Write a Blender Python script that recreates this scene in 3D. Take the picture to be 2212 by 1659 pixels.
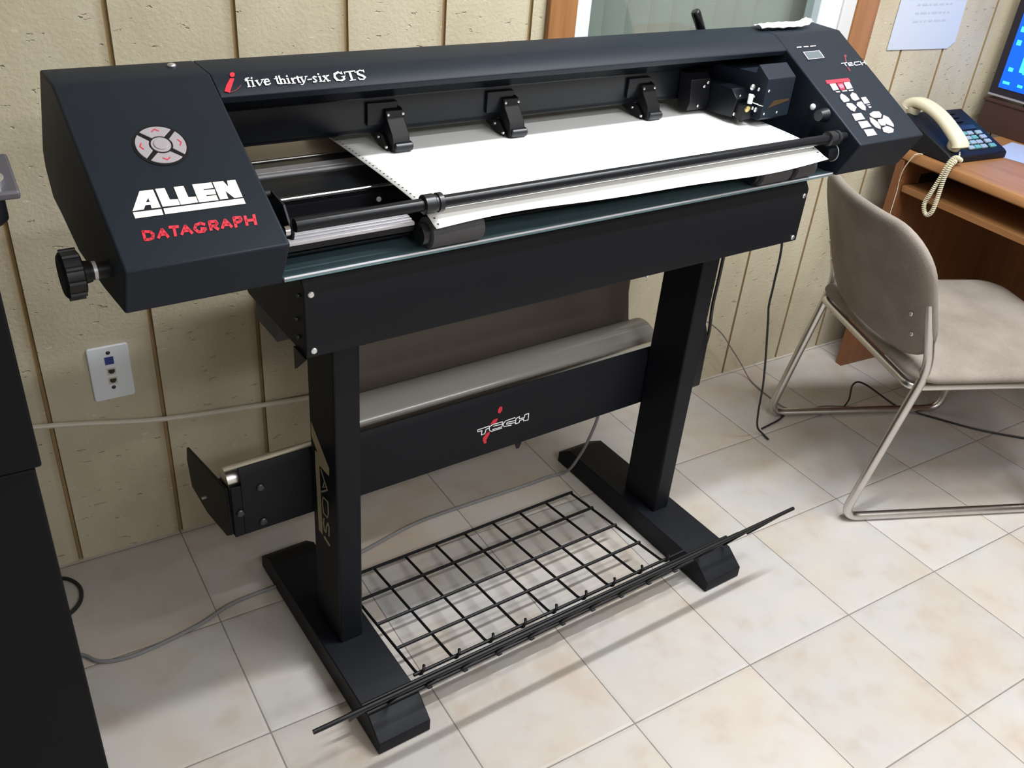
import bpy, bmesh, math, random
from mathutils import Vector, Matrix
random.seed(7)
for o in list(bpy.data.objects): bpy.data.objects.remove(o)
scene = bpy.context.scene
COL = scene.collection

# ------------------------------------------------------------------ camera
YAW, PITCH, ROLL = 0.600432760, -0.553941060, 0.0915095012
CAM = Vector((-1.63493611, -1.52019978, 1.57763383))
fwd = Vector((math.sin(YAW)*math.cos(PITCH), math.cos(YAW)*math.cos(PITCH), math.sin(PITCH)))
rt = Vector((math.cos(YAW), -math.sin(YAW), 0)); upv = rt.cross(fwd)
RR = math.cos(ROLL)*rt + math.sin(ROLL)*upv
UU = -math.sin(ROLL)*rt + math.cos(ROLL)*upv
cam_data = bpy.data.cameras.new('camera'); cam = bpy.data.objects.new('camera', cam_data); COL.objects.link(cam)
M = Matrix.Identity(4)
for i in range(3):
    M[i][0], M[i][1], M[i][2], M[i][3] = RR[i], UU[i], -fwd[i], CAM[i]
cam.matrix_world = M
cam_data.sensor_fit = 'HORIZONTAL'; cam_data.sensor_width = 36.0
cam_data.lens = 1979.73777*36.0/2212.0
cam_data.clip_start = 0.02
scene.camera = cam

# ------------------------------------------------------------------ world, lights, exposure
world = bpy.data.worlds.new('world'); scene.world = world; world.use_nodes = True
world.node_tree.nodes['Background'].inputs[0].default_value = (0.9, 0.95, 1.0, 1)
world.node_tree.nodes['Background'].inputs[1].default_value = 0.25
vs = scene.view_settings
vs.view_transform = 'Standard'; vs.look = 'None'; vs.gamma = 1.0; vs.use_curve_mapping = False
vs.exposure = 0.50
CEIL = 2.65
def area(name, x, y, lx, ly, power, col=(0.955, 0.98, 1.0), z=CEIL-0.075):
    l = bpy.data.lights.new(name, 'AREA'); l.shape = 'RECTANGLE'; l.size = lx; l.size_y = ly
    l.energy = power; l.color = col
    o = bpy.data.objects.new(name, l); COL.objects.link(o); o.location = (x, y, z)
    return o
# first two fluorescent tubes parallel to panelled wall; last two added as unseen fill
LAMPS_AND_FILLS = [(0.15, -0.68, 1.3, 0.07, 43), (0.30, -1.42, 1.3, 0.07, 21), (0.5, -2.45, 1.7, 0.09, 15), (-1.0, -3.1, 1.3, 0.3, 32)]
for i, (x, y, lx, ly, p) in enumerate(LAMPS_AND_FILLS):
    area('ceiling_lamp_or_fill', x, y, lx, ly, p)

# ------------------------------------------------------------------ helpers
class MB:
    def __init__(s): s.v = []; s.f = []; s.m = []
    def add(s, vs_, fs, mi=0):
        b = len(s.v); s.v += [tuple(p) for p in vs_]
        for f in fs: s.f.append(tuple(b+i for i in f)); s.m.append(mi)
    def box(s, x0, x1, y0, y1, z0, z1, mi=0):
        V = [(x, y, z) for z in (z0, z1) for y in (y0, y1) for x in (x0, x1)]
        s.add(V, [(0,2,3,1),(4,5,7,6),(0,1,5,4),(2,6,7,3),(0,4,6,2),(1,3,7,5)], mi); return s
    def prism(s, prof, a0, a1, axis='x', mi=0):
        n = len(prof)
        def P(q, a):
            return (a, q[0], q[1]) if axis == 'x' else (q[0], a, q[1]) if axis == 'y' else (q[0], q[1], a)
        V = [P(q, a0) for q in prof] + [P(q, a1) for q in prof]
        F = [tuple(range(n))[::-1], tuple(range(n, 2*n))] + [(i, (i+1) % n, n+(i+1) % n, n+i) for i in range(n)]
        s.add(V, F, mi); return s
    def tube(s, path, r, n=10, closed=False, mi=0, caps=True):
        P = [Vector(p) for p in path]; N = len(P)
        rad = list(r) if isinstance(r, (list, tuple)) else [r]*N
        T = []
        for i in range(N):
            if closed: t = P[(i+1) % N]-P[i-1]
            else: t = P[min(i+1, N-1)]-P[max(i-1, 0)]
            T.append(t.normalized() if t.length > 1e-9 else Vector((0, 0, 1)))
        a = T[0].orthogonal().normalized()
        V = []
        for i in range(N):
            a = a - T[i]*a.dot(T[i])
            a = a.normalized() if a.length > 1e-6 else T[i].orthogonal().normalized()
            b = T[i].cross(a)
            for k in range(n):
                an = 2*math.pi*k/n
                V.append(P[i] + (a*math.cos(an) + b*math.sin(an))*rad[i])
        F = []
        for i in range(N if closed else N-1):
            j = (i+1) % N
            for k in range(n): F.append((i*n+k, i*n+(k+1) % n, j*n+(k+1) % n, j*n+k))
        if not closed and caps:
            F.append(tuple(range(n))[::-1]); F.append(tuple((N-1)*n+k for k in range(n)))
        s.add(V, F, mi); return s
    def cyl(s, p0, p1, r, n=20, mi=0): return s.tube([p0, p1], r, n, mi=mi)
    def ball(s, c, r, seg=14, rings=8, sc=(1, 1, 1), mi=0):
        V = [(c[0], c[1], c[2]+r*sc[2])]
        for i in range(1, rings):
            t = math.pi*i/rings
            for k in range(seg):
                p = 2*math.pi*k/seg
                V.append((c[0]+r*sc[0]*math.sin(t)*math.cos(p), c[1]+r*sc[1]*math.sin(t)*math.sin(p), c[2]+r*sc[2]*math.cos(t)))
        V.append((c[0], c[1], c[2]-r*sc[2])); e = len(V)-1
        F = [(0, 1+k, 1+(k+1) % seg) for k in range(seg)]
        for i in range(rings-2):
            for k in range(seg):
                a = 1+i*seg; b = a+seg
                F.append((a+k, b+k, b+(k+1) % seg, a+(k+1) % seg))
        a = 1+(rings-2)*seg
        F += [(a+k, e, a+(k+1) % seg) for k in range(seg)]
        s.add(V, F, mi); return s
    def sheet(s, prof, a0, a1, n=1, axis='x', fn=None, mi=0, thick=0.0):
        """surface swept along an axis from an open profile"""
        m = len(prof); V = []
        for i in range(n+1):
            a = a0+(a1-a0)*i/n
            for j, q in enumerate(prof):
                p = (a, q[0], q[1]) if axis == 'x' else (q[0], a, q[1]) if axis == 'y' else (q[0], q[1], a)
                V.append(fn(p, i/n, j/(m-1)) if fn else p)
        F = [(i*m+j, (i+1)*m+j, (i+1)*m+j+1, i*m+j+1) for i in range(n) for j in range(m-1)]
        s.add(V, F, mi); return s
    def slab(s, poly, fn, h0, h1, mi=0):
        n = len(poly)
        V = [fn(p[0], p[1], h0) for p in poly] + [fn(p[0], p[1], h1) for p in poly]
        F = [tuple(range(n)), tuple(range(n, 2*n))] + [(i, (i+1) % n, n+(i+1) % n, n+i) for i in range(n)]
        s.add(V, F, mi); return s
    def flat(s, polys, fn, h, mi=0):
        for p in polys: s.add([fn(q[0], q[1], h) for q in p], [tuple(range(len(p)))], mi)
        return s
    def build(s, name, mat, parent=None, k=1.0, smooth=True, bevel=0.0, seg=2, ang=38, loc=None, recalc=True):
        me = bpy.data.meshes.new(name)
        me.from_pydata([(p[0]*k, p[1]*k, p[2]*k) for p in s.v], [], s.f)
        mats = mat if isinstance(mat, (list, tuple)) else [mat]
        for x in mats: me.materials.append(x)
        for i, p in enumerate(me.polygons): p.material_index = s.m[i] if s.m[i] < len(mats) else 0
        if recalc:
            bm = bmesh.new(); bm.from_mesh(me); bmesh.ops.recalc_face_normals(bm, faces=bm.faces); bm.to_mesh(me); bm.free()
        if smooth:
            for p in me.polygons: p.use_smooth = True
            me.set_sharp_from_angle(angle=math.radians(ang))
        me.update()
        o = bpy.data.objects.new(name, me); COL.objects.link(o)
        if parent: o.parent = parent
        if loc: o.location = loc
        if bevel:
            b = o.modifiers.new('bevel', 'BEVEL'); b.width = bevel; b.segments = seg; b.limit_method = 'ANGLE'; b.angle_limit = math.radians(40)
            b.harden_normals = False
        return o

def tag(o, label=None, cat=None, group=None, kind=None):
    if label: o['label'] = label
    if cat: o['category'] = cat
    if group: o['group'] = group
    if kind: o['kind'] = kind
    return o
def thing(name, label, cat, loc=(0, 0, 0), rz=0.0, group=None):
    o = bpy.data.objects.new(name, None); COL.objects.link(o); o.empty_display_size = 0.05
    o.location = loc; o.rotation_euler = (0, 0, rz)
    return tag(o, label, cat, group)
def spline(pts, n=8):
    P = [Vector(p) for p in pts]; out = []
    Q = [P[0]*2-P[1]] + P + [P[-1]*2-P[-2]]
    for i in range(1, len(Q)-2):
        for k in range(n):
            t = k/n; a, b, c, d = Q[i-1], Q[i], Q[i+1], Q[i+2]
            out.append(0.5*((2*b)+(c-a)*t+(2*a-5*b+4*c-d)*t*t+(3*b-a-3*c+d)*t**3))
    out.append(P[-1]); return out
def fillet(pts, r, n=7, closed=False):
    P = [Vector(p) for p in pts]; out = [] if closed else [P[0]]
    N = len(P)
    for i in (range(N) if closed else range(1, N-1)):
        a, b, c = P[i-1], P[i], P[(i+1) % N]
        rr = min(r, (a-b).length*.48, (c-b).length*.48)
        p, q = b+(a-b).normalized()*rr, b+(c-b).normalized()*rr
        for k in range(n+1):
            t = k/n; out.append(p*(1-t)**2+b*2*t*(1-t)+q*t*t)
    if not closed: out.append(P[-1])
    return out
def rrect(x0, x1, y0, y1, r, n=5):
    out = []
    for cx, cy, a0 in ((x1-r, y1-r, 0), (x0+r, y1-r, 90), (x0+r, y0+r, 180), (x1-r, y0+r, 270)):
        for k in range(n+1):
            a = math.radians(a0+90*k/n); out.append((cx+r*math.cos(a), cy+r*math.sin(a)))
    return out

# ------------------------------------------------------------------ materials
def lin(c):
    c = c/255.0
    return c/12.92 if c <= 0.04045 else ((c+0.055)/1.055)**2.4
def rgb(r, g, b): return (lin(r), lin(g), lin(b), 1.0)
def mat(name, col, rough=0.5, metal=0.0, spec=0.5, bump=0.0, bscale=200.0, var=0.0, vscale=6.0, coat=0.0, emit=None, estr=0.0, trans=0.0):
    m = bpy.data.materials.new(name); m.use_nodes = True
    nt = m.node_tree; b = nt.nodes['Principled BSDF']
    b.inputs['Base Color'].default_value = col; b.inputs['Roughness'].default_value = rough
    b.inputs['Metallic'].default_value = metal; b.inputs['Specular IOR Level'].default_value = spec
    b.inputs['Coat Weight'].default_value = coat
    b.inputs['Transmission Weight'].default_value = trans
    if emit: b.inputs['Emission Color'].default_value = emit; b.inputs['Emission Strength'].default_value = estr
    tc = nt.nodes.new('ShaderNodeTexCoord')
    if var:
        nz = nt.nodes.new('ShaderNodeTexNoise'); nz.inputs['Scale'].default_value = vscale; nz.inputs['Detail'].default_value = 5
        nt.links.new(tc.outputs['Object'], nz.inputs['Vector'])
        mx = nt.nodes.new('ShaderNodeMixRGB'); mx.blend_type = 'MIX'
        mx.inputs[1].default_value = tuple(c*(1-var) for c in col[:3])+(1,); mx.inputs[2].default_value = tuple(min(1, c*(1+var)) for c in col[:3])+(1,)
        nt.links.new(nz.outputs['Fac'], mx.inputs[0]); nt.links.new(mx.outputs[0], b.inputs['Base Color'])
    if bump:
        n2 = nt.nodes.new('ShaderNodeTexNoise'); n2.inputs['Scale'].default_value = bscale; n2.inputs['Detail'].default_value = 3
        nt.links.new(tc.outputs['Object'], n2.inputs['Vector'])
        bp = nt.nodes.new('ShaderNodeBump'); bp.inputs['Strength'].default_value = bump; bp.inputs['Distance'].default_value = 0.002
        nt.links.new(n2.outputs['Fac'], bp.inputs['Height']); nt.links.new(bp.outputs[0], b.inputs['Normal'])
    return m
M_ = {}
M_['case'] = mat('black_powder_coat', rgb(25, 32, 41), 0.5, 0, 0.18, bump=0.10, bscale=900, var=0.05, vscale=8)
M_['stand'] = mat('black_stand_paint', rgb(16, 18, 24), 0.5, 0, 0.18, bump=0.10, bscale=700, var=0.08, vscale=10)
M_['gloss'] = mat('black_gloss_rail', rgb(12, 15, 21), 0.30, 0, 0.28)
M_['blk'] = mat('black_plastic', rgb(13, 14, 18), 0.42, 0, 0.3)
M_['rubber'] = mat('black_rubber', rgb(20, 23, 28), 0.35, 0, 0.5)
M_['deck'] = mat('black_deck', rgb(18, 20, 24), 0.35, 0, 0.5, var=0.2, vscale=14)
M_['alu'] = mat('brushed_aluminium', rgb(196, 194, 200), 0.42, 0.35, 0.5, var=0.1, vscale=30)
M_['chrome'] = mat('chrome', rgb(200, 200, 202), 0.16, 1.0)
M_['tubechrome'] = mat('worn_chrome_tube', rgb(206, 203, 200), 0.28, 1.0, var=0.12, vscale=25)
M_['galv'] = mat('galvanised_sheet', rgb(104, 130, 137), 0.36, 0.55, 0.5, bump=0.12, bscale=60, var=0.25, vscale=16)
M_['screw'] = mat('bright_screw', rgb(215, 215, 218), 0.3, 0.9)
M_['bolt'] = mat('dark_bolt', rgb(70, 72, 76), 0.35, 0.8)
M_['drum'] = mat('grit_drum', rgb(70, 69, 72), 0.6, 0.2, 0.4, bump=0.3, bscale=300, var=0.2, vscale=40)
M_['paper'] = mat('white_plotter_paper', rgb(240, 240, 238), 0.55, 0, 0.3)
M_['film'] = mat('grey_drafting_film', rgb(172, 168, 163), 0.16, 0, 0.5, coat=0.15, var=0.05, vscale=5)
M_['web'] = mat('shaded_film', rgb(92, 84, 76), 0.35, 0, 0.4)  # darker tone of the roll film, shade on the hanging sheet painted in
M_['tanplate'] = mat('tan_rear_plate', rgb(132, 120, 102), 0.4, 0, 0.4)
M_['lev'] = mat('shiny_black_handle', rgb(20, 20, 24), 0.16, 0.3, 0.6)
M_['dot'] = mat('perforation', rgb(38, 38, 42), 0.7)
M_['cream'] = mat('cream_lettering', rgb(240, 235, 220), 0.5)
M_['white'] = mat('white_lettering', rgb(238, 238, 240), 0.5)
M_['red'] = mat('red_lettering', rgb(205, 40, 60), 0.5)
M_['darkred'] = mat('dark_red_lettering', rgb(110, 40, 56), 0.5)
M_['tan'] = mat('tan_lettering', rgb(150, 140, 112), 0.5)
M_['key'] = mat('grey_membrane_key', rgb(156, 150, 155), 0.45)
M_['keypink'] = mat('pink_membrane_key', rgb(228, 110, 130), 0.45)
M_['lcd'] = mat('lcd_window', rgb(92, 102, 106), 0.25)
M_['brass'] = mat('brass', rgb(200, 180, 120), 0.35, 0.8)
M_['bronze'] = mat('bronze_label', rgb(66, 50, 32), 0.4)
M_['clear'] = mat('grey_cable_sheath', rgb(120, 120, 122), 0.4)
M_['cable'] = mat('black_cable', rgb(26, 27, 30), 0.45)
M_['greycable'] = mat('thin_grey_cable', rgb(120, 110, 112), 0.5)
M_['whitecable'] = mat('off_white_cable', rgb(205, 198, 184), 0.5)
M_['plate'] = mat('white_plate', rgb(222, 226, 232), 0.4)
M_['blue'] = mat('blue_port', rgb(38, 50, 130), 0.45)
M_['hole'] = mat('dark_port', rgb(52, 44, 30), 0.7)
M_['portframe'] = mat('cream_port', rgb(196, 190, 176), 0.5)
M_['wire'] = mat('black_wire', rgb(10, 10, 14), 0.5, 0, 0.25)
M_['vinyl'] = mat('white_window_vinyl', rgb(216, 228, 234), 0.4)
M_['vinyl2'] = mat('grey_window_vinyl', rgb(202, 202, 202), 0.45)
M_['blind'] = mat('grey_green_blind', rgb(166, 170, 166), 0.6, var=0.12, vscale=9)
M_['notice'] = mat('white_notice_paper', rgb(190, 198, 212), 0.6)
M_['print'] = mat('faint_grey_print', rgb(174, 184, 198), 0.6)
M_['ivory'] = mat('ivory_plastic', rgb(206, 200, 174), 0.38)
M_['phone'] = mat('phone_navy_plastic', rgb(16, 17, 24), 0.5, 0, 0.25)
M_['pkey'] = mat('phone_grey_key', rgb(140, 156, 172), 0.4)
M_['pgreen'] = mat('phone_teal_key', rgb(90, 150, 150), 0.4)
M_['riser'] = mat('dark_riser', rgb(62, 40, 36), 0.45, var=0.25, vscale=5)
M_['bezel'] = mat('monitor_bezel', rgb(30, 26, 38), 0.35)
M_['bezelglint'] = mat('bezel_highlight', rgb(180, 176, 190), 0.35, 0.5)
M_['screen'] = mat('blue_screen', rgb(0, 40, 160), 0.3, emit=rgb(0, 90, 235), estr=1.0)
M_['icon'] = mat('cyan_icon', rgb(40, 190, 240), 0.3, emit=rgb(70, 235, 255), estr=1.1)
M_['skyblue'] = mat('pale_blue_paper', rgb(165, 178, 205), 0.5)
M_['cab'] = mat('black_cabinet', rgb(12, 12, 15), 0.6, 0, 0.15, var=0.06, vscale=6)
M_['podgrey'] = mat('pod_grey', rgb(74, 72, 80), 0.45)
M_['redbtn'] = mat('red_button', rgb(205, 44, 60), 0.3)
M_['bluebtn'] = mat('blue_button', rgb(40, 78, 170), 0.3)
M_['chromering'] = mat('button_ring', rgb(190, 190, 196), 0.25, 0.9)
M_['tissue'] = mat('white_tissue', rgb(236, 238, 242), 0.8)
M_['ceil'] = mat('ceiling_paint', rgb(225, 222, 214), 0.8)
M_['otherwall'] = mat('plain_wall_paint', rgb(196, 192, 184), 0.8)
M_['groove'] = mat('stained_groove', rgb(138, 116, 80), 0.8, var=0.3, vscale=5)

def nodes(m): return m.node_tree.nodes, m.node_tree.links, m.node_tree.nodes['Principled BSDF']
def mathn(nt, op, a, b=None, c=None):
    n = nt.nodes.new('ShaderNodeMath'); n.operation = op
    for i, x in enumerate((a, b, c)):
        if x is None: continue
        if isinstance(x, (int, float)): n.inputs[i].default_value = x
        else: nt.links.new(x, n.inputs[i])
    return n.outputs[0]
def mixn(nt, f, a, b, bt='MIX'):
    n = nt.nodes.new('ShaderNodeMixRGB'); n.blend_type = bt
    for i, x in ((0, f), (1, a), (2, b)):
        if isinstance(x, (int, float)): n.inputs[i].default_value = x
        elif isinstance(x, tuple): n.inputs[i].default_value = x
        else: nt.links.new(x, n.inputs[i])
    return n.outputs[0]
def noise(nt, vec, scale, detail=4, rough=0.55):
    n = nt.nodes.new('ShaderNodeTexNoise'); n.inputs['Scale'].default_value = scale; n.inputs['Detail'].default_value = detail; n.inputs['Roughness'].default_value = rough
    nt.links.new(vec, n.inputs['Vector']); return n
def ramp(nt, f, stops):
    n = nt.nodes.new('ShaderNodeValToRGB'); e = n.color_ramp.elements
    while len(e) < len(stops): e.new(0.5)
    for i, (p, c) in enumerate(stops): e[i].position = p; e[i].color = c
    nt.links.new(f, n.inputs[0]); return n.outputs[0]
def mapping(nt, vec, scale=(1, 1, 1), rot=(0, 0, 0)):
    n = nt.nodes.new('ShaderNodeMapping'); n.inputs['Scale'].default_value = scale; n.inputs['Rotation'].default_value = rot
    nt.links.new(vec, n.inputs['Vector']); return n.outputs[0]

# floor tiles, 33 cm
m = mat('stone_look_floor_tile', rgb(206, 194, 178), 0.42, 0, 0.4); nt = m.node_tree; N, Lk, B = nodes(m)
tc = N['Texture Coordinate'] if 'Texture Coordinate' in N else [n for n in N if n.type == 'TEX_COORD'][0]
V = tc.outputs['Object']
sx = N.new('ShaderNodeSeparateXYZ'); Lk.new(V, sx.inputs[0])
wob = noise(nt, V, 30, 2).outputs['Fac']
def grid_d(c):
    q = mathn(nt, 'MULTIPLY', c, 1/0.33); fr = mathn(nt, 'FRACT', q)
    return mathn(nt, 'MINIMUM', fr, mathn(nt, 'SUBTRACT', 1.0, fr)), mathn(nt, 'FLOOR', q)
dx, ix = grid_d(sx.outputs[0]); dy, iy = grid_d(sx.outputs[1])
d = mathn(nt, 'MINIMUM', dx, dy)
cx = N.new('ShaderNodeCombineXYZ'); Lk.new(ix, cx.inputs[0]); Lk.new(iy, cx.inputs[1])
wn = N.new('ShaderNodeTexWhiteNoise'); wn.noise_dimensions = '3D'; Lk.new(cx.outputs[0], wn.inputs['Vector'])
off = N.new('ShaderNodeVectorMath'); off.operation = 'MULTIPLY_ADD'; Lk.new(wn.outputs['Color'], off.inputs[0]); off.inputs[1].default_value = (7, 7, 7); Lk.new(V, off.inputs[2])
n1 = noise(nt, off.outputs[0], 4.2, 3, 0.5).outputs['Fac']; n2 = noise(nt, off.outputs[0], 13, 5, 0.6).outputs['Fac']; n3 = noise(nt, V, 160, 2, 0.5).outputs['Fac']
base = ramp(nt, n1, [(0.28, rgb(180, 167, 155)), (0.44, rgb(184, 177, 169)), (0.58, rgb(184, 180, 176)), (0.74, rgb(178, 178, 177))])
fine = ramp(nt, n2, [(0.28, rgb(240, 229, 218)), (0.46, rgb(250, 248, 247)), (0.72, rgb(254, 253, 251))])
c1 = mixn(nt, 0.75, base, fine, 'MULTIPLY')
pt = mathn(nt, 'MULTIPLY_ADD', wn.outputs['Value'], 0.12, 0.94)
c2 = mixn(nt, 1.0, c1, pt, 'MULTIPLY')
gw = mathn(nt, 'MULTIPLY_ADD', wob, 0.0045, 0.0022)
gm = mathn(nt, 'LESS_THAN', d, gw)
col = mixn(nt, mathn(nt, 'MULTIPLY', gm, 0.8), c2, rgb(104, 98, 94))
Lk.new(col, B.inputs['Base Color'])
bh = mathn(nt, 'ADD', mathn(nt, 'MINIMUM', mathn(nt, 'MULTIPLY', d, 40), 1.0), mathn(nt, 'MULTIPLY', n2, 0.25))
bp = N.new('ShaderNodeBump'); bp.inputs['Strength'].default_value = 0.25; bp.inputs['Distance'].default_value = 0.004
Lk.new(bh, bp.inputs['Height']); Lk.new(bp.outputs[0], B.inputs['Normal'])
Lk.new(mathn(nt, 'MULTIPLY_ADD', n2, 0.3, 0.3), B.inputs['Roughness'])
M_['floor'] = m

# embossed wall panelling
m = mat('beige_wall_panelling', rgb(176, 165, 136), 0.6, 0, 0.35); nt = m.node_tree; N, Lk, B = nodes(m)
V = [n for n in N if n.type == 'TEX_COORD'][0].outputs['Object']
a1 = noise(nt, mapping(nt, V, (2.2, 1, 1.0)), 3.0, 4).outputs['Fac']
a2 = noise(nt, mapping(nt, V, (9, 1, 22), (0, 0.25, 0)), 3.0, 3, 0.6).outputs['Fac']
a3 = noise(nt, V, 120, 3).outputs['Fac']
c = ramp(nt, a1, [(0.3, rgb(178, 167, 143)), (0.5, rgb(188, 178, 154)), (0.7, rgb(194, 185, 163))])
sp = ramp(nt, a2, [(0.0, (1, 1, 1, 1)), (0.27, (0.97, 0.95, 0.92, 1)), (0.35, (1, 1, 1, 1)), (1.0, (1, 1, 1, 1))])
sxw = N.new('ShaderNodeSeparateXYZ'); Lk.new(V, sxw.inputs[0])
fq = mathn(nt, 'FRACT', mathn(nt, 'MULTIPLY_ADD', sxw.outputs[0], 1/0.2303, 1.549/0.2303))
st = N.new('ShaderNodeMapRange'); st.inputs[1].default_value = 0.915; st.inputs[2].default_value = 0.985; st.clamp = True; Lk.new(fq, st.inputs[0])
s2 = noise(nt, mapping(nt, V, (30, 1, 2.5)), 1.5, 3).outputs['Fac']
sm = mathn(nt, 'MULTIPLY', mathn(nt, 'MULTIPLY', st.outputs[0], mathn(nt, 'LESS_THAN', sxw.outputs[0], -0.3)), mathn(nt, 'MULTIPLY', s2, 0.9))
nick = noise(nt, mapping(nt, V, (40, 1, 90), (0, 0.5, 0)), 1.0, 2, 0.5).outputs['Fac']
nk = ramp(nt, nick, [(0.0, (0, 0, 0, 1)), (0.70, (0, 0, 0, 1)), (0.76, (1, 1, 1, 1)), (1.0, (1, 1, 1, 1))])
cw = mixn(nt, sm, mixn(nt, 1.0, c, sp, 'MULTIPLY'), rgb(128, 100, 62))
Lk.new(mixn(nt, mathn(nt, 'MULTIPLY', nk, 0.5), cw, rgb(216, 206, 184)), B.inputs['Base Color'])
h = ramp(nt, a2, [(0.0, (0, 0, 0, 1)), (0.30, (0, 0, 0, 1)), (0.36, (1, 1, 1, 1)), (1, (1, 1, 1, 1))])
hs = mathn(nt, 'ADD', h, mathn(nt, 'MULTIPLY', a3, 0.4))
bp = N.new('ShaderNodeBump'); bp.inputs['Strength'].default_value = 0.8; bp.inputs['Distance'].default_value = 0.004
Lk.new(hs, bp.inputs['Height']); Lk.new(bp.outputs[0], B.inputs['Normal'])
M_['wall'] = m

def wood(name, c0, c1, scale=(2, 30, 30), rough=0.4):
    m = mat(name, c0, rough, 0, 0.4); nt = m.node_tree; N, Lk, B = nodes(m)
    V = [n for n in N if n.type == 'TEX_COORD'][0].outputs['Object']
    f = noise(nt, mapping(nt, V, scale), 1.6, 5, 0.6).outputs['Fac']
    Lk.new(ramp(nt, f, [(0.3, c0), (0.7, c1)]), B.inputs['Base Color'])
    return m
M_['woodz'] = wood('orange_wood_casing', rgb(140, 96, 58), rgb(162, 114, 72), (26, 26, 2))
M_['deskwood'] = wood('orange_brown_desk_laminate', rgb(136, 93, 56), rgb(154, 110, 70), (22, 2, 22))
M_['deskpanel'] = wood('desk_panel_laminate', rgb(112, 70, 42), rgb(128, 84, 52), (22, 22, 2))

# chair cloth
m = mat('taupe_chair_cloth', rgb(146, 136, 126), 0.9, 0, 0.2, bump=0.5, bscale=500); nt = m.node_tree; N, Lk, B = nodes(m)
V = [n for n in N if n.type == 'TEX_COORD'][0].outputs['Object']
f1 = noise(nt, V, 7, 4).outputs['Fac']; f2 = noise(nt, V, 300, 2).outputs['Fac']
cc = ramp(nt, f1, [(0.3, rgb(128, 119, 110)), (0.7, rgb(149, 140, 131))])
Lk.new(mixn(nt, 0.5, cc, ramp(nt, f2, [(0.3, (0.7, 0.7, 0.7, 1)), (0.7, (1, 1, 1, 1))]), 'MULTIPLY'), B.inputs['Base Color'])
M_['cloth'] = m
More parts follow.
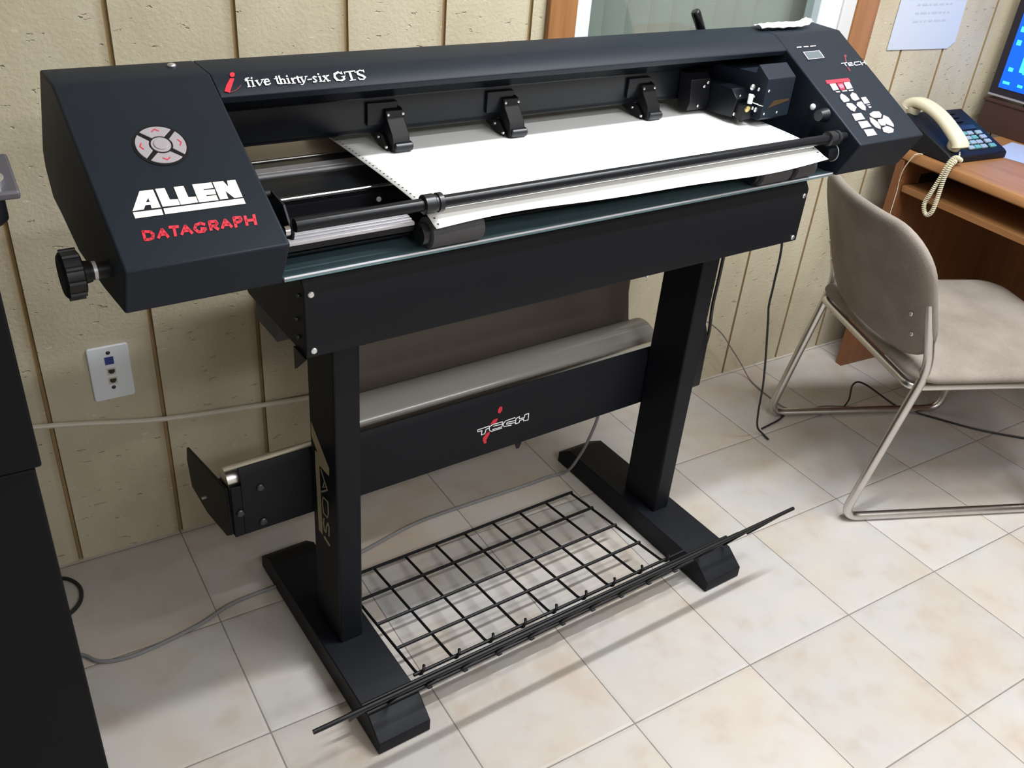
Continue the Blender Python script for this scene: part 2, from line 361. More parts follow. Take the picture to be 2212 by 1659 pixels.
# window glass
m = bpy.data.materials.new('window_glass'); m.use_nodes = True; nt = m.node_tree; nt.nodes.clear()
o_ = nt.nodes.new('ShaderNodeOutputMaterial'); g_ = nt.nodes.new('ShaderNodeBsdfGlossy'); g_.inputs['Roughness'].default_value = 0.02
t_ = nt.nodes.new('ShaderNodeBsdfTransparent'); t_.inputs[0].default_value = (0.86, 0.89, 0.87, 1)
fr = nt.nodes.new('ShaderNodeValue'); fr.outputs[0].default_value = 0.10
x_ = nt.nodes.new('ShaderNodeMixShader'); nt.links.new(fr.outputs[0], x_.inputs[0]); nt.links.new(t_.outputs[0], x_.inputs[1]); nt.links.new(g_.outputs[0], x_.inputs[2]); nt.links.new(x_.outputs[0], o_.inputs[0])
M_['glass'] = m
DEC = {'allen':[[(-0.2512,0.1287),(-0.2351,0.1527),(-0.2252,0.1524),(-0.2287,0.1425),(-0.233,0.1376),(-0.2351,0.1337),(-0.2385,0.1289)],[(-0.2252,0.1524),(-0.2198,0.1523),(-0.2194,0.1285),(-0.2297,0.1287),(-0.2294,0.1336),(-0.229,0.1373),(-0.2287,0.1425)],[(-0.233,0.1376),(-0.229,0.1373),(-0.2294,0.1336),(-0.2351,0.1337)],[(-0.2171,0.1529),(-0.2064,0.1523),(-0.2059,0.1368),(-0.1968,0.1357),(-0.1972,0.1282),(-0.2171,0.1289)],[(-0.1958,0.1522),(-0.1844,0.1519),(-0.1843,0.1365),(-0.1755,0.136),(-0.1759,0.1282),(-0.1963,0.1281)],[(-0.1739,0.1523),(-0.1507,0.1518),(-0.1511,0.1441),(-0.1636,0.1443),(-0.1634,0.1429),(-0.1506,0.1423),(-0.1514,0.1355),(-0.1634,0.136),(-0.1632,0.1345),(-0.1516,0.1342),(-0.1516,0.1273),(-0.1748,0.128)],[(-0.1492,0.1517),(-0.1365,0.1516),(-0.1333,0.1432),(-0.1315,0.1513),(-0.1214,0.1511),(-0.1219,0.1269),(-0.1323,0.1273),(-0.1389,0.1379),(-0.1396,0.1275),(-0.1495,0.1278)],[(-0.2514,0.1271),(-0.2195,0.1264),(-0.2199,0.119),(-0.2514,0.1192)],[(-0.2171,0.1266),(-0.1217,0.1254),(-0.122,0.1178),(-0.2178,0.1191)]],'datagraph':[[(-0.2504,0.1031),(-0.2518,0.0907),(-0.2486,0.0911),(-0.2472,0.1035)],[(-0.2504,0.1004),(-0.2415,0.0986),(-0.2402,0.102),(-0.2491,0.1039)],[(-0.2434,0.0999),(-0.2405,0.0949),(-0.2376,0.0972),(-0.2405,0.1023)],[(-0.2405,0.098),(-0.2431,0.0922),(-0.2402,0.0913),(-0.2376,0.0971)],[(-0.2405,0.0945),(-0.2465,0.0926),(-0.2463,0.0893),(-0.2403,0.0912)],[(-0.2442,0.0928),(-0.2504,0.0936),(-0.2515,0.0902),(-0.2453,0.0894)],[(-0.2347,0.0899),(-0.2263,0.101),(-0.2287,0.1028),(-0.2371,0.0917)],[(-0.2299,0.101),(-0.2261,0.0892),(-0.2229,0.091),(-0.2267,0.1028)],[(-0.2335,0.0933),(-0.2257,0.0929),(-0.2248,0.0964),(-0.2326,0.0968)],[(-0.2206,0.1006),(-0.2093,0.0996),(-0.2082,0.1032),(-0.2196,0.1042)],[(-0.2159,0.1028),(-0.2182,0.09),(-0.2149,0.0902),(-0.2126,0.103)],[(-0.2084,0.0896),(-0.1997,0.1009),(-0.2022,0.1027),(-0.2108,0.0914)],[(-0.2034,0.1007),(-0.1985,0.0892),(-0.1953,0.0913),(-0.2003,0.1028)],[(-0.2067,0.0934),(-0.1987,0.093),(-0.1977,0.0966),(-0.2058,0.097)],[(-0.1779,0.1006),(-0.1832,0.1035),(-0.1854,0.1002),(-0.1801,0.0973)],[(-0.1827,0.1035),(-0.1905,0.1016),(-0.1906,0.0981),(-0.1828,0.0999)],[(-0.1906,0.1015),(-0.1944,0.0951),(-0.1915,0.0939),(-0.1878,0.1003)],[(-0.1944,0.0948),(-0.191,0.0891),(-0.1879,0.0915),(-0.1913,0.0972)],[(-0.1912,0.0892),(-0.1833,0.0891),(-0.1824,0.0927),(-0.1902,0.0928)],[(-0.1835,0.089),(-0.1787,0.0932),(-0.1805,0.0957),(-0.1853,0.0915)],[(-0.1788,0.0954),(-0.1853,0.0965),(-0.1866,0.093),(-0.1802,0.0919)],[(-0.1748,0.1021),(-0.1768,0.09),(-0.1734,0.0903),(-0.1713,0.1025)],[(-0.1746,0.0996),(-0.1656,0.0991),(-0.1645,0.1028),(-0.1735,0.1033)],[(-0.1678,0.1009),(-0.1667,0.0964),(-0.1632,0.0981),(-0.1644,0.1026)],[(-0.1654,0.1),(-0.1698,0.0961),(-0.1679,0.0936),(-0.1635,0.0975)],[(-0.1667,0.0973),(-0.1743,0.0975),(-0.1753,0.0939),(-0.1677,0.0936)],[(-0.1718,0.0943),(-0.1677,0.0886),(-0.1647,0.0912),(-0.1687,0.0969)],[(-0.1607,0.0897),(-0.1525,0.1009),(-0.1552,0.1025),(-0.1634,0.0913)],[(-0.1564,0.1005),(-0.1517,0.0893),(-0.1483,0.0914),(-0.1531,0.1027)],[(-0.1598,0.093),(-0.1519,0.0927),(-0.1508,0.0964),(-0.1587,0.0967)],[(-0.1452,0.1025),(-0.1472,0.0889),(-0.1436,0.0893),(-0.1416,0.103)],[(-0.145,0.1001),(-0.1358,0.0992),(-0.1346,0.1029),(-0.1437,0.1037)],[(-0.138,0.1014),(-0.1375,0.0966),(-0.1339,0.0979),(-0.1343,0.1027)],[(-0.1358,0.1001),(-0.1408,0.0963),(-0.1391,0.0936),(-0.1341,0.0974)],[(-0.1378,0.0974),(-0.1449,0.0975),(-0.1459,0.0938),(-0.1388,0.0937)],[(-0.1313,0.1024),(-0.1337,0.089),(-0.1301,0.0893),(-0.1277,0.1027)],[(-0.1204,0.1023),(-0.1234,0.0884),(-0.1197,0.0886),(-0.1167,0.1026)],[(-0.132,0.0939),(-0.1198,0.0936),(-0.1187,0.0973),(-0.1309,0.0976)]],'gts':[[(-0.0484,0.2936),(-0.0501,0.2814),(-0.0477,0.282),(-0.0461,0.2942)],[(-0.0501,0.2923),(-0.0468,0.2951),(-0.0474,0.2962),(-0.0507,0.2933)],[(-0.048,0.2946),(-0.0434,0.2947),(-0.0429,0.2963),(-0.0475,0.2961)],[(-0.0511,0.2907),(-0.0443,0.2911),(-0.0439,0.2923),(-0.0507,0.2919)],[(-0.0514,0.2811),(-0.0464,0.2817),(-0.0461,0.2829),(-0.0511,0.2823)],[(-0.0423,0.2915),(-0.0438,0.2812),(-0.0415,0.2818),(-0.0399,0.2921)],[(-0.044,0.2905),(-0.0406,0.291),(-0.0403,0.2922),(-0.0437,0.2917)],[(-0.045,0.281),(-0.0401,0.2817),(-0.0398,0.2829),(-0.0448,0.2822)],[(-0.0419,0.2943),(-0.0401,0.2933),(-0.0385,0.2956),(-0.0402,0.2966)],[(-0.037,0.2905),(-0.0352,0.2815),(-0.0328,0.2829),(-0.0346,0.2919)],[(-0.0265,0.2918),(-0.0342,0.2827),(-0.0334,0.2821),(-0.0258,0.2912)],[(-0.038,0.2897),(-0.0329,0.2903),(-0.0326,0.2915),(-0.0377,0.2909)],[(-0.0291,0.2904),(-0.0246,0.2908),(-0.0242,0.2921),(-0.0287,0.2917)],[(-0.0265,0.2862),(-0.0181,0.2872),(-0.0176,0.2889),(-0.0261,0.2878)],[(-0.0174,0.2881),(-0.0183,0.2923),(-0.0199,0.2914),(-0.0189,0.2872)],[(-0.0183,0.2924),(-0.0225,0.2922),(-0.023,0.2905),(-0.0189,0.2907)],[(-0.0227,0.2925),(-0.0271,0.2871),(-0.0254,0.2859),(-0.021,0.2913)],[(-0.0271,0.287),(-0.0262,0.2816),(-0.0237,0.2829),(-0.0246,0.2884)],[(-0.0257,0.2819),(-0.0211,0.2821),(-0.0205,0.2838),(-0.0251,0.2837)],[(-0.0214,0.2819),(-0.0176,0.2843),(-0.018,0.2857),(-0.0218,0.2834)],[(-0.0074,0.295),(-0.0094,0.2823),(-0.0069,0.2829),(-0.0049,0.2956)],[(-0.0089,0.2824),(-0.0054,0.282),(-0.0046,0.2837),(-0.008,0.2842)],[(-0.0109,0.2905),(-0.0047,0.291),(-0.0043,0.2922),(-0.0105,0.2917)],[(-0.0032,0.2954),(-0.0046,0.2817),(-0.0021,0.2825),(-0.0007,0.2962)],[(-0.0033,0.2871),(0.0018,0.2894),(0.0017,0.2909),(-0.0034,0.2886)],[(0.0005,0.2895),(0.0024,0.2877),(0.0037,0.2892),(0.0018,0.2909)],[(0.0017,0.289),(0.0007,0.2821),(0.0032,0.2827),(0.0042,0.2896)],[(-0.006,0.2816),(-0.0017,0.2819),(-0.0013,0.2831),(-0.0056,0.2828)],[(-0.0008,0.2818),(0.0038,0.2823),(0.0042,0.2835),(-0.0005,0.283)],[(0.0074,0.2902),(0.0062,0.2817),(0.0087,0.2824),(0.0099,0.2909)],[(0.0071,0.293),(0.0092,0.2922),(0.0107,0.2946),(0.0087,0.2954)],[(0.0047,0.2815),(0.0098,0.282),(0.0102,0.2832),(0.005,0.2828)],[(0.0061,0.2891),(0.0092,0.2897),(0.0094,0.2909),(0.0064,0.2903)],[(0.0128,0.2902),(0.0125,0.281),(0.015,0.282),(0.0153,0.2911)],[(0.0146,0.2865),(0.0192,0.2897),(0.0186,0.2912),(0.014,0.2881)],[(0.0174,0.2893),(0.0202,0.2884),(0.0214,0.2903),(0.0186,0.2912)],[(0.0106,0.281),(0.0161,0.2814),(0.0165,0.2827),(0.011,0.2822)],[(0.0218,0.2925),(0.0202,0.2821),(0.0228,0.2827),(0.0243,0.2932)],[(0.0208,0.2823),(0.0238,0.2814),(0.0248,0.2831),(0.0217,0.284)],[(0.0192,0.2894),(0.0262,0.2901),(0.0266,0.2913),(0.0196,0.2906)],[(0.0264,0.2907),(0.0267,0.2812),(0.0293,0.2823),(0.029,0.2918)],[(0.0352,0.2916),(0.0283,0.2818),(0.0292,0.2814),(0.0361,0.2912)],[(0.0289,0.2826),(0.0247,0.2789),(0.0252,0.2781),(0.0295,0.2817)],[(0.0258,0.2793),(0.0226,0.2796),(0.0221,0.2784),(0.0252,0.2781)],[(0.0252,0.2897),(0.0304,0.2902),(0.0308,0.2914),(0.0256,0.2909)],[(0.033,0.2903),(0.0375,0.2907),(0.0379,0.292),(0.0334,0.2916)],[(0.0349,0.2848),(0.0416,0.2853),(0.0422,0.287),(0.0354,0.2865)],[(0.0508,0.29),(0.0469,0.2912),(0.0456,0.2892),(0.0495,0.288)],[(0.0468,0.2912),(0.0435,0.2888),(0.0442,0.2873),(0.0475,0.2896)],[(0.0432,0.288),(0.0452,0.2844),(0.0471,0.2859),(0.0451,0.2895)],[(0.0448,0.2851),(0.0467,0.2819),(0.0485,0.2834),(0.0467,0.2866)],[(0.0475,0.2841),(0.0441,0.2816),(0.0449,0.2801),(0.0482,0.2826)],[(0.046,0.2821),(0.0422,0.2828),(0.0411,0.2807),(0.0449,0.2801)],[(0.0537,0.2899),(0.0517,0.2804),(0.0543,0.2809),(0.0563,0.2904)],[(0.0527,0.2925),(0.0547,0.2916),(0.0564,0.2941),(0.0544,0.2949)],[(0.0504,0.2804),(0.0554,0.2809),(0.0558,0.2821),(0.0508,0.2816)],[(0.0522,0.2886),(0.0553,0.2891),(0.0556,0.2904),(0.0525,0.2899)],[(0.0593,0.2892),(0.0635,0.2797),(0.066,0.2815),(0.0618,0.291)],[(0.0671,0.2906),(0.0567,0.2817),(0.0573,0.2809),(0.0677,0.2898)],[(0.0583,0.2887),(0.0634,0.2891),(0.0638,0.2904),(0.0588,0.29)],[(0.0552,0.2803),(0.0594,0.2806),(0.0598,0.2819),(0.0556,0.2816)],[(0.0619,0.2804),(0.0672,0.2809),(0.0676,0.2822),(0.0623,0.2817)],[(0.0644,0.2892),(0.0692,0.2896),(0.0696,0.2909),(0.0648,0.2904)],[(0.0897,0.2926),(0.0852,0.2952),(0.0836,0.2933),(0.0881,0.2906)],[(0.0856,0.296),(0.0774,0.2927),(0.0774,0.2895),(0.0856,0.2928)],[(0.0771,0.2924),(0.0741,0.2856),(0.0773,0.2855),(0.0802,0.2923)],[(0.0742,0.2861),(0.0763,0.2796),(0.0797,0.2818),(0.0776,0.2882)],[(0.0767,0.2804),(0.0834,0.2793),(0.0846,0.2814),(0.0779,0.2825)],[(0.0827,0.2787),(0.0897,0.2812),(0.0899,0.284),(0.0829,0.2815)],[(0.0905,0.2822),(0.0908,0.2878),(0.0877,0.2867),(0.0875,0.2811)],[(0.0857,0.2858),(0.0925,0.2864),(0.0929,0.2877),(0.0861,0.287)],[(0.0893,0.2947),(0.0886,0.29),(0.0899,0.2904),(0.0906,0.2951)],[(0.0929,0.2925),(0.1107,0.2936),(0.1114,0.2952),(0.0935,0.2941)],[(0.1004,0.294),(0.0976,0.2783),(0.1011,0.2792),(0.1039,0.2949)],[(0.0952,0.2783),(0.1049,0.2791),(0.1054,0.2804),(0.0956,0.2796)],[(0.0929,0.2934),(0.0928,0.2896),(0.0942,0.2901),(0.0944,0.2939)],[(0.1094,0.2944),(0.1094,0.2906),(0.1108,0.2912),(0.1108,0.295)],[(0.1244,0.2939),(0.1189,0.2957),(0.1176,0.2939),(0.1231,0.292)],[(0.1191,0.2958),(0.113,0.2933),(0.113,0.2916),(0.1191,0.294)],[(0.1119,0.2929),(0.1112,0.2872),(0.1146,0.2883),(0.1153,0.294)],[(0.1111,0.2874),(0.1181,0.2833),(0.1207,0.2863),(0.1137,0.2904)],[(0.1169,0.2844),(0.1196,0.2802),(0.1227,0.2827),(0.12,0.2869)],[(0.121,0.283),(0.1162,0.2796),(0.1169,0.2783),(0.1216,0.2817)],[(0.1179,0.2802),(0.1115,0.2806),(0.1106,0.2787),(0.117,0.2783)],[(0.1125,0.2799),(0.1113,0.2836),(0.1094,0.2824),(0.1106,0.2787)],[(0.1234,0.2951),(0.1227,0.2903),(0.1242,0.2907),(0.1249,0.2955)]],'redi':[[(-0.0601,0.3022),(-0.0613,0.3002),(-0.0631,0.2989),(-0.065,0.2985),(-0.0665,0.2992),(-0.0671,0.3007),(-0.0668,0.3027),(-0.0655,0.3047),(-0.0637,0.306),(-0.0618,0.3064),(-0.0603,0.3058),(-0.0597,0.3042)],[(-0.0684,0.2972),(-0.0631,0.2962),(-0.0755,0.2786),(-0.0775,0.2749),(-0.0839,0.2778),(-0.0779,0.2867)]],'redtail':[[(-0.0761,0.275),(-0.0676,0.2779),(-0.0676,0.2793),(-0.076,0.2765)],[(-0.0681,0.2777),(-0.058,0.2846),(-0.0584,0.2858),(-0.0685,0.2789)]],'tech':[[(0.3884,0.3754),(0.4175,0.3761),(0.4167,0.3783),(0.3876,0.3776)],[(0.4156,0.3782),(0.415,0.3718),(0.4171,0.3708),(0.4177,0.3772)],[(0.4161,0.3729),(0.4084,0.3725),(0.4092,0.3703),(0.417,0.3707)],[(0.4083,0.3725),(0.4057,0.3614),(0.4077,0.3601),(0.4104,0.3713)],[(0.4069,0.3623),(0.3975,0.3621),(0.3983,0.3599),(0.4077,0.3601)],[(0.3993,0.36),(0.4005,0.3716),(0.3984,0.3726),(0.3973,0.361)],[(0.3995,0.3727),(0.3884,0.3727),(0.3891,0.3706),(0.4003,0.3705)],[(0.3903,0.3709),(0.3894,0.3769),(0.3874,0.3773),(0.3883,0.3713)],[(0.4495,0.3783),(0.4244,0.3793),(0.4251,0.377),(0.4503,0.3761)],[(0.425,0.3793),(0.4162,0.376),(0.4174,0.3739),(0.4263,0.3772)],[(0.4162,0.376),(0.4164,0.3665),(0.4185,0.3657),(0.4182,0.3752)],[(0.4164,0.3664),(0.4223,0.3608),(0.4233,0.3622),(0.4174,0.3678)],[(0.4223,0.3608),(0.4498,0.3605),(0.449,0.3627),(0.4215,0.363)],[(0.4264,0.3723),(0.4498,0.3706),(0.4491,0.3728),(0.4257,0.3745)],[(0.4252,0.3644),(0.4495,0.3639),(0.4487,0.3661),(0.4245,0.3666)],[(0.4496,0.364),(0.4505,0.3772),(0.4484,0.3782),(0.4475,0.365)],[(0.4804,0.3789),(0.4559,0.3782),(0.4568,0.376),(0.4813,0.3767)],[(0.4563,0.3783),(0.4498,0.3719),(0.4516,0.37),(0.458,0.3765)],[(0.4498,0.3718),(0.4531,0.363),(0.455,0.363),(0.4518,0.3718)],[(0.4536,0.3625),(0.4733,0.3602),(0.4726,0.3624),(0.453,0.3647)],[(0.4808,0.3714),(0.4602,0.373),(0.4609,0.3707),(0.4815,0.3692)],[(0.4602,0.373),(0.4584,0.3679),(0.4605,0.3664),(0.4623,0.3715)],[(0.4594,0.3665),(0.4815,0.3639),(0.4808,0.3662),(0.4588,0.3687)],[(0.4828,0.3732),(0.4929,0.3762),(0.4916,0.3784),(0.4815,0.3754)],[(0.4908,0.3782),(0.4904,0.3711),(0.4925,0.3701),(0.4929,0.3772)],[(0.4913,0.37),(0.5049,0.3691),(0.5042,0.3714),(0.4906,0.3723)],[(0.505,0.3692),(0.5064,0.3769),(0.5042,0.3781),(0.5028,0.3704)],[(0.5052,0.3759),(0.516,0.3766),(0.515,0.3789),(0.5043,0.3781)],[(0.5139,0.3787),(0.514,0.3612),(0.5162,0.3603),(0.5161,0.3778)],[(0.5152,0.3624),(0.5021,0.3629),(0.5029,0.3607),(0.516,0.3601)],[(0.504,0.3607),(0.5045,0.3671),(0.5023,0.3681),(0.5018,0.3618)],[(0.5034,0.3682),(0.4919,0.3675),(0.4929,0.3652),(0.5044,0.366)],[(0.4919,0.3675),(0.4905,0.3613),(0.4927,0.36),(0.4941,0.3662)],[(0.4918,0.3622),(0.4815,0.3625),(0.4823,0.3603),(0.4926,0.3599)],[(0.4835,0.3604),(0.4837,0.3745),(0.4815,0.3754),(0.4813,0.3613)]],'techred':[[(0.4444,0.4155),(0.4456,0.4128),(0.4459,0.4093),(0.445,0.4057),(0.4433,0.4028),(0.4411,0.4011),(0.4388,0.4009),(0.4368,0.4024),(0.4356,0.4051),(0.4354,0.4086),(0.4363,0.4122),(0.4379,0.4151),(0.4402,0.4168),(0.4425,0.4169)],[(0.4367,0.3903),(0.4253,0.3888),(0.4187,0.3798),(0.4289,0.3788),(0.4351,0.382)],[(0.4195,0.3636),(0.4127,0.3616),(0.4046,0.3535),(0.4034,0.3454),(0.4073,0.336),(0.4133,0.3354),(0.4122,0.3443),(0.4187,0.3554)]],'ads':[[(0.3166,0.5184),(0.2449,0.462),(0.2474,0.4448),(0.2875,0.4412),(0.2949,0.4665),(0.3176,0.4876)],[(0.3045,0.4631),(0.293,0.4668),(0.2875,0.4412),(0.2841,0.2829),(0.3019,0.2823),(0.3055,0.4292)],[(0.2846,0.4355),(0.2582,0.405),(0.2541,0.4086),(0.2804,0.4389)],[(0.256,0.4087),(0.284,0.3846),(0.2829,0.3833),(0.2549,0.4074)],[(0.2737,0.4022),(0.2664,0.4193),(0.2705,0.4171),(0.2779,0.3999)],[(0.2781,0.398),(0.2566,0.4152),(0.2572,0.4165),(0.2787,0.3994)],[(0.2834,0.3836),(0.2537,0.4084),(0.2554,0.4111),(0.2851,0.3863)],[(0.2798,0.3762),(0.2574,0.3791),(0.2538,0.3833),(0.2761,0.3804)],[(0.2587,0.38),(0.2577,0.3528),(0.253,0.3565),(0.254,0.3835)],[(0.2573,0.3548),(0.2634,0.3397),(0.2589,0.3425),(0.2528,0.3575)],[(0.2582,0.3442),(0.2755,0.3438),(0.2795,0.3393),(0.262,0.3398)],[(0.2743,0.343),(0.2781,0.3621),(0.283,0.3583),(0.2791,0.3391)],[(0.2782,0.3606),(0.2747,0.3807),(0.2794,0.3775),(0.283,0.3573)],[(0.2787,0.3284),(0.2826,0.3114),(0.2769,0.3154),(0.2731,0.3323)],[(0.2825,0.3125),(0.2777,0.2976),(0.272,0.3025),(0.2769,0.3173)],[(0.2782,0.2979),(0.2708,0.2981),(0.2661,0.3035),(0.2735,0.3033)],[(0.2666,0.302),(0.2632,0.3209),(0.2688,0.3168),(0.2723,0.2978)],[(0.2641,0.3183),(0.2565,0.3339),(0.2616,0.3311),(0.2693,0.3154)],[(0.2626,0.3294),(0.2576,0.3213),(0.2521,0.3262),(0.2572,0.3343)],[(0.2579,0.3229),(0.2594,0.2991),(0.2538,0.3034),(0.2523,0.3271)],[(0.2828,0.2805),(0.2578,0.2765),(0.2508,0.2842),(0.2755,0.2883)]],'redbar':[[(1.0429,0.1967),(1.1104,0.1961),(1.1101,0.1891),(1.0403,0.1889)],[(1.0671,0.1876),(1.0852,0.1878),(1.0775,0.1728),(1.0643,0.1724)]],'keys':[[(1.0451,0.1879),(1.063,0.188),(1.0594,0.1734),(1.0417,0.1728)],[(1.0673,0.1842),(1.0803,0.1844),(1.0773,0.1763),(1.0671,0.1759)],[(1.0866,0.1876),(1.1049,0.1878),(1.1004,0.173),(1.0816,0.1725)],[(1.0575,0.165),(1.0633,0.1604),(1.067,0.1509),(1.0627,0.1468),(1.0453,0.1458),(1.0448,0.1554),(1.0498,0.1617)],[(1.0895,0.1648),(1.0966,0.1606),(1.095,0.1482),(1.0782,0.1458),(1.0738,0.1503),(1.0769,0.1591)],[(1.0509,0.1441),(1.0652,0.142),(1.0696,0.1325),(1.0547,0.124),(1.0478,0.1281),(1.0452,0.1385)],[(1.081,0.1427),(1.0954,0.1435),(1.0952,0.131),(1.0866,0.1228),(1.0782,0.1271),(1.0732,0.1367)],[(1.1016,0.1515),(1.1166,0.152),(1.1151,0.1375),(1.0977,0.137)],[(1.0425,0.1208),(1.0694,0.1202),(1.0676,0.1064),(1.038,0.1058)],[(1.0424,0.1036),(1.0692,0.1028),(1.0686,0.0896),(1.0386,0.0887)],[(1.0411,0.0862),(1.0684,0.0852),(1.0667,0.0716),(1.0378,0.0718)],[(1.0896,0.1157),(1.1053,0.1197),(1.1219,0.1179),(1.1218,0.1099),(1.1125,0.1042),(1.0948,0.1056),(1.0882,0.1108)],[(1.0821,0.1087),(1.0885,0.1068),(1.0949,0.0971),(1.093,0.0862),(1.087,0.0813),(1.0778,0.0868),(1.076,0.0993)],[(1.126,0.1095),(1.1351,0.1028),(1.1335,0.0871),(1.1281,0.0815),(1.1141,0.0893),(1.1162,0.1026)],[(1.0943,0.0838),(1.1095,0.0865),(1.1183,0.0832),(1.1232,0.077),(1.1146,0.0713),(1.1001,0.0709),(1.0898,0.0754)],[(1.1003,0.1021),(1.1171,0.102),(1.1143,0.0916),(1.1087,0.0871),(1.0964,0.0886),(1.0959,0.0959)]],'keylabels':[[(1.0463,0.1714),(1.0595,0.1713),(1.058,0.1684),(1.0478,0.1685)],[(1.0652,0.1711),(1.0812,0.1713),(1.0792,0.1686),(1.0655,0.1685)],[(1.0846,0.171),(1.0998,0.171),(1.0975,0.1681),(1.0847,0.1681)],[(1.1015,0.1355),(1.1133,0.1358),(1.1127,0.1338),(1.1022,0.1333)],[(1.1025,0.1314),(1.1118,0.1315),(1.1106,0.1282),(1.1033,0.1279)]],'tech_r':[[(1.1221,0.2287),(1.1405,0.2292),(1.1418,0.2307),(1.1233,0.2302)],[(1.1312,0.2293),(1.1302,0.2218),(1.1326,0.2225),(1.1336,0.23)],[(1.1567,0.2301),(1.1424,0.2293),(1.1413,0.2278),(1.1556,0.2287)],[(1.1413,0.2286),(1.1394,0.2218),(1.1418,0.2224),(1.1436,0.2292)],[(1.1396,0.2217),(1.1535,0.2222),(1.1547,0.2236),(1.1408,0.2232)],[(1.1404,0.2248),(1.1535,0.2252),(1.1547,0.2267),(1.1416,0.2262)],[(1.179,0.2303),(1.1634,0.2299),(1.1621,0.2284),(1.1777,0.2288)],[(1.163,0.2297),(1.1564,0.2249),(1.158,0.2244),(1.1645,0.2293)],[(1.1563,0.2246),(1.16,0.2213),(1.1623,0.2225),(1.1586,0.2258)],[(1.1598,0.2213),(1.1754,0.2221),(1.1766,0.2235),(1.161,0.2228)],[(1.1802,0.2298),(1.1789,0.2205),(1.1814,0.2212),(1.1826,0.2305)],[(1.1932,0.2301),(1.1912,0.2216),(1.1936,0.2223),(1.1956,0.2307)],[(1.1795,0.2246),(1.1926,0.2255),(1.1937,0.227),(1.1807,0.2261)]],'techred_r':[[(1.1562,0.2451),(1.1541,0.2436),(1.1514,0.2425),(1.1489,0.2422),(1.1473,0.2428),(1.147,0.2441),(1.1481,0.2457),(1.1503,0.2472),(1.153,0.2483),(1.1554,0.2486),(1.157,0.248),(1.1573,0.2467)],[(1.1457,0.2417),(1.1379,0.2303),(1.1419,0.2307),(1.1498,0.2421)],[(1.131,0.2197),(1.1292,0.2102),(1.1339,0.2115),(1.1357,0.221)]],'disp':[[(1.0411,0.2628),(1.0907,0.2631),(1.0894,0.2455),(1.0397,0.2446)]],'disp_in':[[(1.0443,0.2608),(1.0864,0.2615),(1.0859,0.2467),(1.0433,0.2465)]],'leds':[[(1.0341,0.2729),(1.0475,0.2731),(1.0493,0.2752),(1.0358,0.275)],[(1.0541,0.2733),(1.0682,0.2732),(1.0698,0.2751),(1.0557,0.2751)],[(1.073,0.2731),(1.0901,0.2734),(1.0917,0.2752),(1.0745,0.275)]],'reddots':[]}

# ------------------------------------------------------------------ room shell
YW = 0.3404
X0, X1, Y0 = -2.9, 2.3, -4.0
MB().box(X0-0.1, X1+0.1, Y0-0.1, YW+0.02, -0.06, 0.0).build('floor', M_['floor'])
tag(bpy.data.objects['floor'], kind='structure')
tag(MB().box(X0-0.1, X1+0.1, Y0-0.1, YW+0.5, CEIL, CEIL+0.06).build('ceiling', M_['ceil']), kind='structure')
tag(MB().box(X0-0.08, X0, Y0, YW, 0, CEIL).build('wall_left', M_['otherwall']), kind='structure')
tag(MB().box(X1, X1+0.08, Y0, YW, 0, CEIL).build('wall_right', M_['otherwall']), kind='structure')
tag(MB().box(X0, X1, Y0-0.08, Y0, 0, CEIL).build('wall_front', M_['otherwall']), kind='structure')
# panelled wall with real grooves and a window opening
WX0, WX1, WZ0, WZ1 = -0.30, 0.71, 0.96, 2.15
gro = [-2.70, -2.47, -2.24, -2.01, -1.78, -1.549, -1.317, -1.086, -0.855, -0.627, -0.403, -0.19, 0.022, 0.265, 0.51, 0.768, 0.978, 1.189, 1.405, 1.63, 1.86, 2.09]
gw = 0.0050; gd = 0.005
b = MB()
xs = [X0] + [v for g in gro for v in (g-gw, g+gw)] + [X1]
def wall_quad(x0, x1, y0, y1, mi):
    spans = [(0, CEIL)]
    if x0 >= WX0-1e-6 and x1 <= WX1+1e-6: spans = [(0, WZ0), (WZ1, CEIL)]
    for z0, z1 in spans: b.add([(x0, y0, z0), (x1, y1, z0), (x1, y1, z1), (x0, y0, z1)], [(0, 1, 2, 3)], mi)
cuts = sorted(set(xs + [WX0, WX1]))
def isg(x0, x1): return any(abs((x0+x1)/2-g) < gw for g in gro)
for x0, x1 in zip(cuts[:-1], cuts[1:]):
    if isg(x0, x1):
        wall_quad(x0, x0+0.002, YW, YW+gd, 1); wall_quad(x0+0.002, x1-0.002, YW+gd, YW+gd, 1); wall_quad(x1-0.002, x1, YW+gd, YW, 1)
    else: wall_quad(x0, x1, YW, YW, 0)
yb = YW+0.09
for q in ([(WX0, YW, WZ0), (WX1, YW, WZ0), (WX1, yb, WZ0), (WX0, yb, WZ0)], [(WX0, YW, WZ1), (WX1, YW, WZ1), (WX1, yb, WZ1), (WX0, yb, WZ1)],
          [(WX0, YW, WZ0), (WX0, yb, WZ0), (WX0, yb, WZ1), (WX0, YW, WZ1)], [(WX1, YW, WZ0), (WX1, yb, WZ0), (WX1, yb, WZ1), (WX1, YW, WZ1)]): b.add(q, [(0, 1, 2, 3)], 0)
tag(b.build('wall_back', [M_['wall'], M_['groove']], smooth=False, recalc=False), kind='structure')
tag(MB().box(X0, X1, YW+0.45, YW+0.5, 0, CEIL).build('wall_beyond', M_['otherwall']), kind='structure')

